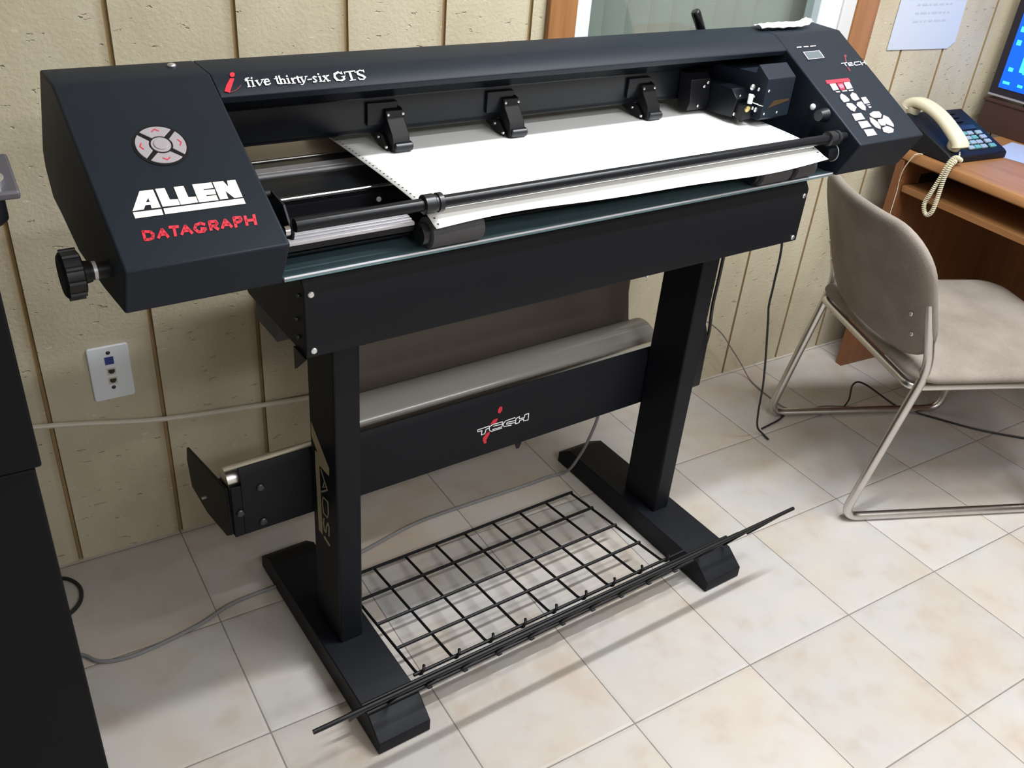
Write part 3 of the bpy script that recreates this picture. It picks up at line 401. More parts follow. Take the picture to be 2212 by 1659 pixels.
# window: wood casing, white vinyl frame, glass
win = thing('window_1', None, None, (0.22, YW, 1.55)); win['kind'] = 'structure'
def wpart(name, boxes, m, bev=0.0):
    b = MB()
    for q in boxes: b.box(q[0]-0.22, q[1]-0.22, q[2], q[3], q[4]-1.55, q[5]-1.55)
    o = b.build(name, m, win, smooth=False, bevel=bev); return o
CO, CW = -0.362, 0.795
wpart('wood_casing', [(CO, CO+0.078, -0.018, 0.0, 0.90, 2.22)], M_['woodz'], 0.003)
wpart('wood_casing', [(CW-0.094, CW, -0.018, 0.0, 0.90, 2.22)], M_['woodz'], 0.003)
wpart('wood_casing', [(CO+0.078, CW-0.094, -0.018, 0.0, 2.14, 2.22)], M_['woodz'], 0.003)
wpart('wood_casing', [(CO+0.078, CW-0.094, -0.018, 0.0, 0.90, 0.975)], M_['woodz'], 0.003)
wpart('window_frame', [(-0.284, -0.236, -0.006, 0.05, 0.975, 2.14)], M_['vinyl'], 0.004)
wpart('window_frame', [(0.560, 0.648, -0.006, 0.05, 0.975, 2.14)], M_['vinyl'], 0.004)
wpart('window_frame', [(0.648, 0.702, -0.012, 0.05, 0.975, 2.14)], M_['vinyl2'], 0.004)
wpart('window_frame', [(-0.236, 0.560, -0.006, 0.05, 0.975, 1.03)], M_['vinyl'], 0.004)
wpart('window_frame', [(-0.236, 0.560, -0.006, 0.05, 2.09, 2.14)], M_['vinyl'], 0.004)
wpart('glass_pane', [(-0.236, 0.560, 0.020, 0.024, 1.03, 2.09)], M_['glass'])

# vertical blind hanging behind the pane
vb = thing('vertical_blind', 'grey green vertical slat blind hanging behind the window pane', 'blind', (0.16, YW+0.13, 0.95))
MB().box(-0.5, 0.5, -0.02, 0.02, 1.17, 1.20).build('head_rail', M_['vinyl2'], vb)
for i in range(13):
    x = -0.46+i*0.0765; a = -math.radians(random.uniform(14, 26)); ca, sa = math.cos(a)*0.043, math.sin(a)*0.043
    prof = [(x-ca, -sa), (x-ca*.5, -sa*.5-0.004), (x, -0.006), (x+ca*.5, sa*.5-0.004), (x+ca, sa), (x+ca, sa+0.0015), (x, -0.0045), (x-ca, -sa+0.0015)]
    MB().prism(prof, 0.02, 1.17, 'z').build('slat', M_['blind'], vb)

# notice paper pinned to the wall
nt_ = thing('wall_notice', 'white sheet of paper with faint grey print stuck on the wall right of the window', 'paper', (1.07, YW, 1.06))
P = [(0.905, 1.058), (1.205, 1.050), (1.236, 1.070), (1.222, 1.36), (0.908, 1.36)]
b = MB(); b.prism([(x-1.07, z-1.06) for x, z in P], -0.0035, -0.0020, 'y'); b.build('sheet', M_['notice'], nt_, smooth=False)
b = MB()
for r in range(9):
    z = 1.135+r*0.024
    x = 0.99
    while x < 1.15:
        w_ = random.uniform(0.008, 0.03)
        b.box(x-1.07, min(x+w_, 1.16)-1.07, -0.0040, -0.0036, z-1.06, z+0.006-1.06); x += w_+0.008
o = b.build('printed_lines', M_['print'], nt_, smooth=False); o['kind'] = 'stuff'

# data outlet plate
op = thing('outlet_plate', 'white data outlet plate with one blue and two cream ports on the panelled wall', 'wall outlet', (-1.413, YW, 0.489))
b = MB(); b.prism(rrect(-0.042, 0.042, -0.0655, 0.0655, 0.006), -0.007, 0.0, 'y'); b.build('cover_plate', M_['plate'], op, bevel=0.002)
MB().box(-0.009, 0.009, -0.0082, -0.006, 0.022, 0.040).build('data_port', M_['blue'], op)['label'] = 'blue square data port'
for z in (0.004, -0.019):
    q = MB().box(-0.008, 0.010, -0.0080, -0.006, z-0.008, z+0.008).build('phone_port', M_['portframe'], op)
    MB().prism([(-0.0055, z+0.005), (0.0075, z+0.005), (0.0075, z-0.001), (0.004, z-0.005), (-0.002, z-0.005), (-0.0055, z-0.001)], -0.0086, -0.007, 'y').build('port_opening', M_['hole'], q)
for z in (0.050, -0.036):
    b = MB(); b.ball((0.0, -0.007, z), 0.0045, sc=(1, .5, 1)); b.build('screw', M_['bolt'], op)

# cables on wall and floor
def cable(name, pts, r, m, label, cat='cable', n=8, group=None):
    b = MB(); P = spline(pts, 8); b.tube(P, r, n)
    o = b.build(name, m); tag(o, label, cat, group); return o
cable('wall_cable', [(-2.0, YW-0.006, 0.455), (-1.584, YW-0.006, 0.396), (-1.343, YW-0.006, 0.345), (-1.15, YW-0.006, 0.322), (-0.95, YW-0.006, 0.305), (-0.6, YW-0.006, 0.285)], 0.0058, M_['whitecable'], 'off white cable running along the wall below the outlet plate')

# ------------------------------------------------------------------ the plotter
K = 1.1
TH = 0.0448393930
PO = (-1.15471818, -0.47862270, 0.0)
plt = thing('plotter', 'large black roll fed plotter on a two legged stand with cream and red lettering', 'plotter', PO, TH)
def pp(name, mb, m, parent=None, bev=0.0, **kw): return mb.build(name, m, parent or plt, k=K, bevel=bev*K, **kw)
def slope(u, v, h=0.0):
    w = 0.973+(v-0.057)*0.568
    return (u, v-0.494*h, w+0.8696*h)
def screw(parent, c, axis, r=0.0045, m=None, name='screw', d=0.003):
    b = MB(); c = Vector(c); a = Vector(axis).normalized()
    b.tube([c, c+a*d*0.6, c+a*d, c+a*d*1.05], [r, r, r*0.75, r*0.3], 12)
    return pp(name, b, m or M_['screw'], parent)

# stand: two feet, two posts
for u0, pu in ((0.0, 0.031), (0.808, 0.836)):
    prof = [(0, 0.001), (0, 0.028), (0.042, 0.058), (0.511, 0.058), (0.553, 0.030), (0.553, 0.001)]
    f = pp('foot', MB().prism(prof, u0, u0+0.1045), M_['stand'], bev=0.002)
    p = pp('post', MB().box(pu, pu+0.047, 0.220, 0.325, 0.058, 0.765), M_['stand'], bev=0.0035)
    if pu < 0.1:
        b = MB(); b.flat(DEC['ads'], lambda v, w, h: (pu-h, v, w), 0.0006)
        pp('lettering', b, M_['tan'], p, smooth=False)['label'] = 'tan arrow and letters running down the post'
# small box with power leads on the right post
pb = pp('power_box', MB().prism([(0.232, 0.385), (0.235, 0.50), (0.250, 0.53), (0.33, 0.53), (0.33, 0.37), (0.25, 0.37)], 0.885, 0.918), M_['blk'], bev=0.002)
screw(pb, (0.918, 0.25, 0.42), (1, 0, 0), 0.005, M_['bolt'])

# cross beam with roll trough behind the posts
beam = pp('cross_beam', MB().prism([(0.327, 0.307), (0.327, 0.432), (0.338, 0.448), (0.341, 0.446), (0.331, 0.430), (0.331, 0.311), (0.50, 0.311), (0.50, 0.307)], -0.098, 0.93), M_['stand'], bev=0.001)
pp('cross_beam_end', MB().prism([(0.327, 0.307), (0.327, 0.416), (0.331, 0.416), (0.331, 0.311), (0.50, 0.311), (0.50, 0.307)], -0.116, -0.098), M_['stand'], bev=0.001)
pp('end_plate', MB().prism([(0.332, 0.312), (0.36, 0.288), (0.475, 0.258), (0.566, 0.258), (0.578, 0.316), (0.568, 0.352), (0.435, 0.386), (0.34, 0.41)], -0.122, -0.117), M_['stand'], bev=0.001)
pp('end_plate', MB().prism([(0.332, 0.312), (0.50, 0.30), (0.57, 0.316), (0.568, 0.352), (0.435, 0.386), (0.34, 0.41)], 0.931, 0.936), M_['stand'], bev=0.001)
b = MB(); b.tube([(-0.116, 0.362, 0.413), (0.93, 0.362, 0.413)], 0.024, 22); pp('steel_roller', b, M_['tubechrome'])['label'] = 'bright steel roller lying in the trough'
for c in ((-0.0646, 0.327, 0.402), (-0.1038, 0.327, 0.3591), (-0.0639, 0.327, 0.3246)):
    screw(plt, c, (0, -1, 0), 0.0075, M_['bolt'], 'hex_bolt', 0.005)
b = MB(); b.tube([(-0.130, 0.47, 0.30), (-0.117, 0.47, 0.30)], 0.003, 8); pp('roller_pin', b, M_['screw'])
pp('cable_clip', MB().prism([(0.488, 0.3075), (0.506, 0.3075), (0.500, 0.292), (0.494, 0.292)], 0.328, 0.331, 'y'), M_['blk'])
b = MB(); b.flat(DEC['techred'], lambda u, w, h: (u, 0.327-h, w), 0.0004); pp('red_mark', b, M_['red'], beam, smooth=False)
b = MB(); b.flat(DEC['tech'], lambda u, w, h: (u, 0.327-h, w), 0.0008); pp('outline_lettering', b, M_['white'], beam, smooth=False)

# body box under the head
pp('body_box', MB().prism([(0.136, 0.760), (0.360, 0.760), (0.425, 0.80), (0.425, 0.925), (0.18, 0.925), (0.18, 0.893), (0.136, 0.88)], -0.046, 0.962), M_['stand'], bev=0.0015)
for u in (-0.044, 0.92):
    pp('underside_bracket', MB().prism([(0.252, 0.727), (0.335, 0.727), (0.335, 0.762), (0.252, 0.762)], u, u+0.03), M_['blk'])
pp('underside_bracket', MB().prism([(0.172, 0.724), (0.172, 0.762), (0.13, 0.762)], -0.050, -0.046), M_['blk'])
front = pp('front_panel', MB().prism([(0.125, 0.765), (0.125, 0.871), (0.142, 0.897), (0.175, 0.897), (0.175, 0.893), (0.144, 0.893), (0.129, 0.869), (0.129, 0.765)], -0.050, 0.980), M_['stand'], bev=0.0022, seg=3)
for c in ((-0.040, 0.125, 0.864), (-0.039, 0.125, 0.776), (0.969, 0.125, 0.859), (0.966, 0.125, 0.774)):
    screw(front, c, (0, -1, 0), 0.0048)
for c in ((-0.0465, 0.150, 0.853), (-0.0465, 0.160, 0.812), (-0.0465, 0.158, 0.784)): screw(plt, c, (-1, 0, 0), 0.003, M_['bolt'])
for i, u in enumerate((0.80, 0.86, 0.905)):
    pp('socket_bump', MB().box(u, u+0.03, 0.17, 0.22, 0.744, 0.761), M_['blk'], bev=0.003)
b = MB(); b.ball((0.59, 0.128, 0.7645), 0.0035); pp('screw', b, M_['screw'])

# galvanised drip tray
lip = [(0.0975, 0.9035), (0.0985, 0.9075), (0.104, 0.909), (0.118, 0.9065), (0.132, 0.9075), (0.18, 0.9075), (0.18, 0.9045), (0.132, 0.9045), (0.118, 0.9035), (0.104, 0.906), (0.1005, 0.9035)]
pp('drip_tray', MB().prism(lip, -0.086, 1.002), M_['galv'])['label'] = 'galvanised steel drip tray'

b = MB(); b.tube([(-0.086, 0.0990, 0.9078), (1.002, 0.0990, 0.9078)], 0.0016, 8); pp('tray_edge', b, M_['alu'])['label'] = 'bright rolled front edge of the tray'
# end covers
cov = [(0.375, 1.117), (0.307, 1.115), (0.057, 0.973), (0.093, 0.905), (0.199, 0.892), (0.33, 0.888), (0.416, 0.909), (0.462, 0.917), (0.482, 0.957), (0.476, 0.985)]
lc = pp('left_cover', MB().prism(cov, -0.284, -0.091), M_['case'], bev=0.003, seg=3)
rc = pp('right_cover', MB().prism(cov, 1.005, 1.198), M_['case'], bev=0.003, seg=3)
tc_ = pp('top_cover', MB().prism([(0.375, 1.1165), (0.307, 1.1145), (0.2735, 1.0955), (0.2720, 1.0925), (0.276, 1.084), (0.281, 1.084), (0.279, 1.092), (0.309, 1.110), (0.372, 1.112), (0.470, 0.990), (0.475, 0.990)], -0.091, 1.005), M_['case'], bev=0.0008)
b = MB(); b.ball((-0.127, 0.352, 1.1175), 0.006, sc=(1, 1, .6)); pp('screw', b, M_['screw'], tc_)
# lettering on the covers
b = MB(); b.flat(DEC['gts'], slope, 0.0012); pp('model_lettering', b, M_['white'], tc_, smooth=False)
b = MB(); b.flat(DEC['redi'], slope, 0.0012); pp('red_mark', b, M_['red'], tc_, smooth=False)
b = MB(); b.flat(DEC['redtail'], slope, 0.0010); pp('red_mark', b, M_['darkred'], tc_, smooth=False)
b = MB(); b.flat(DEC['allen'], slope, 0.0006); pp('maker_lettering', b, M_['cream'], lc, smooth=False)
b = MB(); b.flat(DEC['datagraph'], slope, 0.0006); pp('red_lettering', b, M_['red'], lc, smooth=False)
# round arrow pad on the left cover
DC = (-0.1900, 0.2095)
def dial(r, a): return (DC[0]+r*math.cos(a), DC[1]+r*0.87*math.sin(a))
b = MB(); b.slab([dial(0.0325, 2*math.pi*i/40) for i in range(40)], slope, -0.0005, 0.0007); pp('pad_base', b, M_['blk'], lc)
for q in range(4):
    a0 = math.pi/4+q*math.pi/2
    g0, g1 = 0.085, 0.22
    pts = [dial(0.0295, a0+g0+(math.pi/2-2*g0)*i/12) for i in range(13)] + [dial(0.0138, a0+g1+(math.pi/2-2*g1)*(1-i/6)) for i in range(7)]
    b = MB(); b.slab(pts, slope, 0.0004, 0.0020); k_ = pp('arrow_key', b, M_['key'], lc, bev=0.0006)
for q in range(4):
    am = math.pi/2+q*math.pi/2
    c = dial(0.0225, am); dx_, dy_ = math.cos(am), math.sin(am)
    b = MB()
    for sgn in (-1, 1):
        px, py = -dy_*sgn, dx_*sgn
        p0 = (c[0]+dx_*0.0020, c[1]+dy_*0.0020); p1 = (c[0]+px*0.0045-dx_*0.0010, c[1]+py*0.0045-dy_*0.0010)
        ww = 0.0008
        b.flat([[(p0[0]+dx_*ww, p0[1]+dy_*ww), (p1[0]+dx_*ww, p1[1]+dy_*ww), (p1[0]-dx_*ww, p1[1]-dy_*ww), (p0[0]-dx_*ww, p0[1]-dy_*ww)]], slope, 0.0024)
    pp('arrow_mark', b, M_['red'], lc, smooth=False)
b = MB(); b.slab([dial(0.0118, 2*math.pi*i/28) for i in range(28)], slope, 0.0004, 0.0022)
b.slab([dial(0.0085, 2*math.pi*i/28) for i in range(28)], slope, 0.0022, 0.0032); pp('centre_key', b, M_['key'], lc, bev=0.0008)
# control panel on the right cover
b = MB(); b.flat(DEC['disp'], slope, 0.0012); d_ = pp('display_window', b, M_['key'], rc, smooth=False)
b = MB(); b.flat(DEC['disp_in'], slope, 0.0018); pp('display_glass', b, M_['lcd'], rc, smooth=False)
for q in DEC['leds']:
    b = MB(); b.flat([q], slope, 0.0010); pp('indicator_label', b, M_['cream'], rc, smooth=False)
b = MB(); b.flat(DEC['redbar'], slope, 0.0008); pp('red_label_bar', b, M_['red'], rc, smooth=False)
for i, q in enumerate(DEC['keys']):
    b = MB(); b.slab(q, slope, 0.0002, 0.0018); pp('key', b, M_['keypink'] if i == 1 else M_['key'], rc, bev=0.0007)
for q in DEC['keylabels']:
    b = MB(); b.flat([q], slope, 0.0008); pp('key_label', b, M_['key'], rc, smooth=False)
b = MB(); b.flat(DEC['techred_r'], slope, 0.0008); pp('red_mark', b, M_['darkred'], rc, smooth=False)
b = MB(); b.flat(DEC['tech_r'], slope, 0.0012); pp('outline_lettering', b, M_['white'], rc, smooth=False)
# clamp knob on the left end
kv, kw = 0.140, 0.944
kn = MB(); kn.tube([(-0.2835, kv, kw), (-0.306, kv, kw)], 0.0105, 18)
shaft = pp('knob_shaft', kn, M_['blk'])
kn = MB(); kn.tube([(-0.2985, kv, kw), (-0.3025, kv, kw)], 0.0112, 18); pp('steel_collar', kn, M_['alu'], shaft)
kn = MB(); kn.tube([(-0.305, kv, kw), (-0.315, kv, kw)], [0.0125, 0.014], 18); kn.tube([(-0.314, kv, kw), (-0.316, kv, kw), (-0.334, kv, kw), (-0.337, kv, kw)], [0.024, 0.0275, 0.0275, 0.024], 26)
for i in range(10):
    a = 2*math.pi*i/10; kn.cyl((-0.316, kv+0.027*math.cos(a), kw+0.027*math.sin(a)), (-0.334, kv+0.027*math.cos(a), kw+0.027*math.sin(a)), 0.0035, 8)
pp('clamp_knob', kn, M_['blk'])

# carriage rail: rounded gloss beam
rail = [(0.300, 1.089), (0.352, 1.052), (0.352, 1.006), (0.354, 0.999), (0.359, 0.995), (0.368, 0.9935), (0.40, 0.9935), (0.40, 1.089)]
pp('carriage_rail', MB().prism(rail, -0.090, 1.004), M_['gloss'], bev=0.002, seg=3)
# platen: rails, decks, rod
pp('platen_back', MB().box(-0.09, 1.004, 0.388, 0.418, 0.925, 0.948), M_['deck'])
b = MB(); b.tube([(-0.09, 0.418, 0.949), (1.004, 0.418, 0.949)], 0.0022, 8); pp('thin_rod', b, M_['chrome'])
b = MB(); b.box(-0.09, 1.004, 0.366, 0.386, 0.93, 0.950); b.box(-0.09, 1.004, 0.354, 0.3635, 0.93, 0.950); pp('platen_rail', b, M_['alu'], bev=0.0006)
pp('rear_plate', MB().box(-0.09, 1.004, 0.419, 0.505, 0.944, 0.9485), M_['tanplate'])['label'] = 'tan rear platen plate'
pp('platen_deck', MB().box(-0.09, 1.004, 0.256, 0.354, 0.93, 0.947), M_['deck'])
b = MB(); b.tube([(-0.09, 0.255, 0.949), (1.004, 0.255, 0.949)], 0.0036, 12); pp('chrome_rod', b, M_['chrome'])
pp('inner_wall', MB().box(-0.09, 1.004, 0.246, 0.250, 0.918, 0.942), M_['blk'])
pp('inner_ledge', MB().prism([(0.246, 0.920), (0.235, 0.924), (0.225, 0.920), (0.142, 0.920), (0.142, 0.917), (0.246, 0.917)], -0.09, 1.004), M_['blk'])
screw(plt, (0.124, 0.246, 0.9327), (0, -1, 0), 0.004, M_['plate'])
fr_ = MB(); fr_.box(-0.09, 0.112, 0.1145, 0.121, 0.944, 0.948); fr_.box(-0.09, 0.112, 0.1225, 0.1275, 0.944, 0.950); fr_.box(-0.09, 0.112, 0.1290, 0.1395, 0.944, 0.951); fr_.box(-0.09, 0.112, 0.1146, 0.139, 0.943, 0.9465)
pp('front_rail', fr_, M_['alu'], bev=0.0005)
pp('front_rail_support', MB().prism([(0.117, 0.934), (0.117, 0.943), (0.139, 0.943), (0.160, 0.9165), (0.160, 0.909), (0.152, 0.909), (0.137, 0.934)], -0.09, 0.112), M_['blk'])
# grit drums under the paper
for u0, u1 in ((0.128, 0.212), (0.795, 0.868), (0.885, 0.935)):
    b = MB(); b.tube([(u0-0.001, 0.110, 0.9305), (u0, 0.110, 0.9305), (u1, 0.110, 0.9305), (u1+0.001, 0.110, 0.9305)], [0.020, 0.0222, 0.0222, 0.020], 32)
    g_ = pp('grit_drum', b, M_['drum'])
    b = MB(); b.tube([(u0-0.012, 0.110, 0.9305), (u0+0.002, 0.110, 0.9305)], 0.016, 24); pp('drum_hub', b, M_['rubber'], g_)
# hold down bar with rubber collars and left clip plate
BV, BW = 0.095, 0.9795
b = MB(); b.tube([(-0.070, BV, BW), (1.002, BV, BW)], 0.0088, 20); bar = pp('hold_down_bar', b, M_['gloss'])
for u in (0.112, 0.952):
    b = MB(); s_ = 1 if u < 0.5 else 1
    b.tube([(u, BV, BW), (u+0.001, BV, BW), (u+0.016, BV, BW), (u+0.018, BV, BW), (u+0.021, BV, BW), (u+0.022, BV, BW), (u+0.029, BV, BW), (u+0.030, BV, BW)], [0.011, 0.0135, 0.0135, 0.0115, 0.0115, 0.0135, 0.0135, 0.011], 22)
    pp('rubber_collar', b, M_['rubber'], bar)
cp_ = pp('clip_plate', MB().prism([(0.160, 1.006), (0.116, 1.000), (0.100, 0.981), (0.088, 0.972), (0.092, 0.962), (0.130, 0.951), (0.175, 0.951)], -0.076, -0.0725), M_['blk'], bev=0.0006)
b = MB(); b.tube([(-0.082, 0.100, 0.972), (-0.0755, 0.100, 0.972)], [0.0065, 0.0075], 14); pp('steel_pin', b, M_['chrome'], cp_)
b = MB(); b.tube([(-0.0905, 0.158, 1.000), (-0.076, 0.158, 1.000)], 0.006, 14); pp('pivot', b, M_['blk'], cp_)
# inner end details on the right
b = MB(); b.ball((1.003, 0.180, 1.011), 0.006, sc=(.8, 1, 1)); pp('white_button', b, M_['plate'])
b = MB(); b.tube([(0.985, 0.150, 1.004), (1.004, 0.150, 1.004)], [0.010, 0.014], 16); pp('rubber_stop', b, M_['rubber'])
b = MB(); b.tube([(0.972, 0.112, 0.945), (1.004, 0.112, 0.945)], 0.016, 24); dh = pp('end_roller', b, M_['rubber'])
b = MB(); b.tube([(0.9995, 0.112+0.0165*math.cos(t), 0.945+0.0165*math.sin(t)) for t in [2*math.pi*i/28 for i in range(28)]], 0.001, 6, closed=True); pp('roller_ring', b, M_['alu'], dh)
# three pinch roller arms
for u in (0.186, 0.405, 0.712):
    a_ = pp('pinch_arm', MB().prism([(0.350, 1.036), (0.350, 0.995), (0.333, 0.974), (0.320, 0.972), (0.312, 0.980), (0.318, 1.000), (0.335, 1.020), (0.340, 1.033)], u-0.002, u+0.0285), M_['blk'], bev=0.0012)
    pp('arm_bracket', MB().box(u-0.030, u+0.022, 0.346, 0.352, 1.010, 1.045), M_['gloss'], a_, bev=0.001)
    pp('arm_side', MB().prism([(0.351, 0.998), (0.392, 0.988), (0.352, 0.975), (0.330, 0.972), (0.322, 0.978), (0.340, 0.996)], u-0.006, u-0.002), M_['blk'], a_, bev=0.0005)
    b = MB(); b.tube([(u+0.000, 0.3165, 0.9825), (u+0.002, 0.3165, 0.9825), (u+0.030, 0.3165, 0.9825), (u+0.032, 0.3165, 0.9825)], [0.006, 0.0078, 0.0078, 0.006], 18); pp('pinch_roller', b, M_['rubber'], a_)
    for c in ((u-0.0065, 0.326, 0.981), (u-0.0065, 0.352, 0.990)): screw(a_, c, (-1, 0, 0), 0.0026)
    for c in ((u+0.0015, 0.338, 1.027), (u+0.027, 0.338, 1.027)): screw(a_, c, (0, -1, 0.6), 0.0026, d=0.002)
# tool carriage parked at the right
ca = pp('tool_carriage', MB().prism([(0.240, 1.0815), (0.2105, 1.0615), (0.2105, 0.990), (0.216, 0.985), (0.350, 0.985), (0.350, 1.060), (0.243, 1.066)], 0.898, 0.973), M_['case'], bev=0.0012)
pp('carriage_plate', MB().prism([(0.330, 1.050), (0.318, 1.040), (0.312, 1.000), (0.318, 0.983), (0.345, 0.985), (0.350, 1.050)], 0.812, 0.862), M_['blk'], ca, bev=0.001)
pp('carriage_side', MB().prism([(0.262, 1.035), (0.244, 1.020), (0.250, 0.985), (0.285, 0.982), (0.345, 0.985), (0.350, 1.035)], 0.862, 0.898), M_['gloss'], ca, bev=0.001)
pp('tool_block', MB().box(0.868, 0.890, 0.228, 0.250, 0.985, 1.012), M_['blk'], ca, bev=0.001)
pp('bronze_label', MB().prism([(0.912, 1.008), (0.966, 1.018), (0.966, 1.022), (0.925, 1.021)], 0.2098, 0.2103, 'y'), M_['bronze'], ca, smooth=False)
b = MB(); b.tube([(0.8775, 0.226, 1.016), (0.8775, 0.226, 1.032)], 0.0048, 14); pp('white_pen_holder', b, M_['plate'], ca)
b = MB(); b.tube([(0.8750, 0.2275, 1.006), (0.8750, 0.2245, 1.005)], 0.0058, 16); pp('brass_ring', b, M_['brass'], ca)
b = MB(); b.tube([(0.8750, 0.236, 0.985), (0.8750, 0.236, 0.979)], 0.004, 12); pp('pen_tip', b, M_['blk'], ca)
b = MB(); b.tube(spline([(0.8775, 0.225, 1.020), (0.888, 0.214, 1.016), (0.899, 0.212, 1.013)], 5), 0.0014, 8); pp('pen_lead', b, M_['chrome'], ca)
for c, r in (((0.884, 0.232, 1.043), 0.006), ((0.893, 0.224, 1.0405), 0.0035), ((0.905, 0.210, 1.040), 0.0025), ((0.896, 0.224, 1.003), 0.005), ((0.889, 0.226, 1.006), 0.003), ((0.905, 0.210, 0.998), 0.0022), ((0.880, 0.232, 1.030), 0.0022), ((0.892, 0.230, 1.026), 0.0022), ((0.940, 0.210, 0.998), 0.0022), ((0.842, 0.3115, 1.028), 0.0032), ((0.853, 0.314, 1.034), 0.0032), ((0.834, 0.312, 0.992), 0.0026), ((0.866, 0.2475, 0.991), 0.0034), ((0.868, 0.243, 1.026), 0.002)):
    b = MB(); b.ball(c, r, 10, 6, (1, .6, 1)); pp('screw', b, M_['screw'], ca)
# lever handle standing behind the head
b = MB(); b.tube([(0.924, 0.400, 1.070), (0.890, 0.405, 1.128), (0.8815, 0.4062, 1.1415), (0.880, 0.4065, 1.144)], [0.0092, 0.0092, 0.0092, 0.007], 18)
pp('lever', b, M_['lev'])['label'] = 'glossy black lever handle'
# small red marks on the rail
b = MB()
def railf(u, v, h): return (u, v+0.58*h, 1.089-(v-0.300)*0.7115+0.81*h)
b.flat([[(0.3468, 0.322), (0.3530, 0.322), (0.3530, 0.332), (0.3468, 0.332)]], railf, 0.0015); pp('red_dot', b, M_['red'], smooth=False)
b = MB(); b.flat([[(0.7490+0.0040*math.cos(t), 0.335+0.0045*math.sin(t)) for t in [2*math.pi*i/12 for i in range(12)]], [(0.7475, 0.316), (0.7505, 0.316), (0.7505, 0.328), (0.7475, 0.328)]], railf, 0.0015); pp('red_dot', b, M_['red'], smooth=False)

# ------------------------------------------------------------------ paper and film
pap = thing('plotter_paper', 'white punched edge paper across the plotter platen, fed from the grey roll below', 'paper', PO, TH)
web = [(0.076, 0.9495), (0.085, 0.9530), (0.100, 0.9600), (0.120, 0.9655), (0.16, 0.9690), (0.22, 0.9715), (0.30, 0.9735), (0.36, 0.9745), (0.420, 0.9745), (0.480, 0.9720), (0.512, 0.9610), (0.526, 0.9380), (0.530, 0.9)]
U0, U1 = 0.124, 0.939
def wave(p, s, t):
    u, v, w = p
    fr = max(0.0, 1-t*5.5)
    return (u, v+0.004*fr*math.sin(s*5.2+0.6)-0.003*fr, w+0.0035*fr*math.sin(s*6.4+0.2)+0.002*fr*math.sin(s*13))
b = MB()
P_ = spline([(0, q[0], q[1]) for q in web], 4); prof = [(q[1], q[2]) for q in P_]
b.sheet(prof, U0, U1, 40, 'x', wave)
sh = b.build('sheet', M_['paper'], pap, k=K)
so = sh.modifiers.new('thick', 'SOLIDIFY'); so.thickness = 0.0005; so.offset = 0
b = MB()
cum = [0]
for i in range(1, len(prof)): cum.append(cum[-1]+math.hypot(prof[i][0]-prof[i-1][0], prof[i][1]-prof[i-1][1]))
def at(sv):
    for i in range(1, len(prof)):
        if cum[i] >= sv:
            t = (sv-cum[i-1])/(cum[i]-cum[i-1]); return tuple(prof[i-1][k]+(prof[i][k]-prof[i-1][k])*t for k in (0, 1)), i-1+t
    return prof[-1], len(prof)-1
sv = 0.008
while sv < 0.36:
    (v, w), ti = at(sv); (v2, w2), _ = at(min(sv+0.002, cum[-1]-1e-4))
    l = math.hypot(v2-v, w2-w) or 1; tv, tw = (v2-v)/l, (w2-w)/l
    for u in (U0+0.0065, U1-0.0065):
        s = (u-U0)/(U1-U0); t = ti/(len(prof)-1)
        c = wave((u, v, w), s, t)
        b.add([(c[0]+0.0016*math.cos(a), c[1]+tv*0.0016*math.sin(a)-tw*0.0006, c[2]+tw*0.0016*math.sin(a)+tv*0.0006) for a in [2*math.pi*i/8 for i in range(8)]], [tuple(range(8))])
    sv += 0.0115
o = b.build('punched_holes', M_['dot'], pap, k=K, smooth=False); o['kind'] = 'stuff'
# film: web hanging behind, roll in the trough
RV, RW, RRD = 0.438, 0.392, 0.0575
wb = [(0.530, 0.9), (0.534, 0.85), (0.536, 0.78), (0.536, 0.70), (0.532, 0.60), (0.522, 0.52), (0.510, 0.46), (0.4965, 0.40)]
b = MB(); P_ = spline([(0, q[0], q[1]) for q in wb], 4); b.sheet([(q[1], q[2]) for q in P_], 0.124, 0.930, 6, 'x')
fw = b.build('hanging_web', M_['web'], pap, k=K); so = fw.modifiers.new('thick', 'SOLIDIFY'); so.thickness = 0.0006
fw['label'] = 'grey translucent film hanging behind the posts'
b = MB()
ring = lambda r, n=48: [(RV+r*math.cos(2*math.pi*i/n), RW+r*math.sin(2*math.pi*i/n)) for i in range(n)]
o_, i_ = ring(RRD), ring(RRD-0.012)
n_ = 48; V_ = []
for u in (0.118, 0.922):
    V_ += [(u, q[0], q[1]) for q in o_] + [(u, q[0], q[1]) for q in i_]
F_ = []
for i in range(n_):
    j = (i+1) % n_
    F_ += [(i, j, 2*n_+j, 2*n_+i), (n_+i, n_+j, 3*n_+j, 3*n_+i), (i, j, n_+j, n_+i), (2*n_+i, 2*n_+j, 3*n_+j, 3*n_+i)]
b.add(V_, F_)
ro = b.build('film_roll', M_['film'], pap, k=K); ro['label'] = 'shiny grey roll lying in the trough'

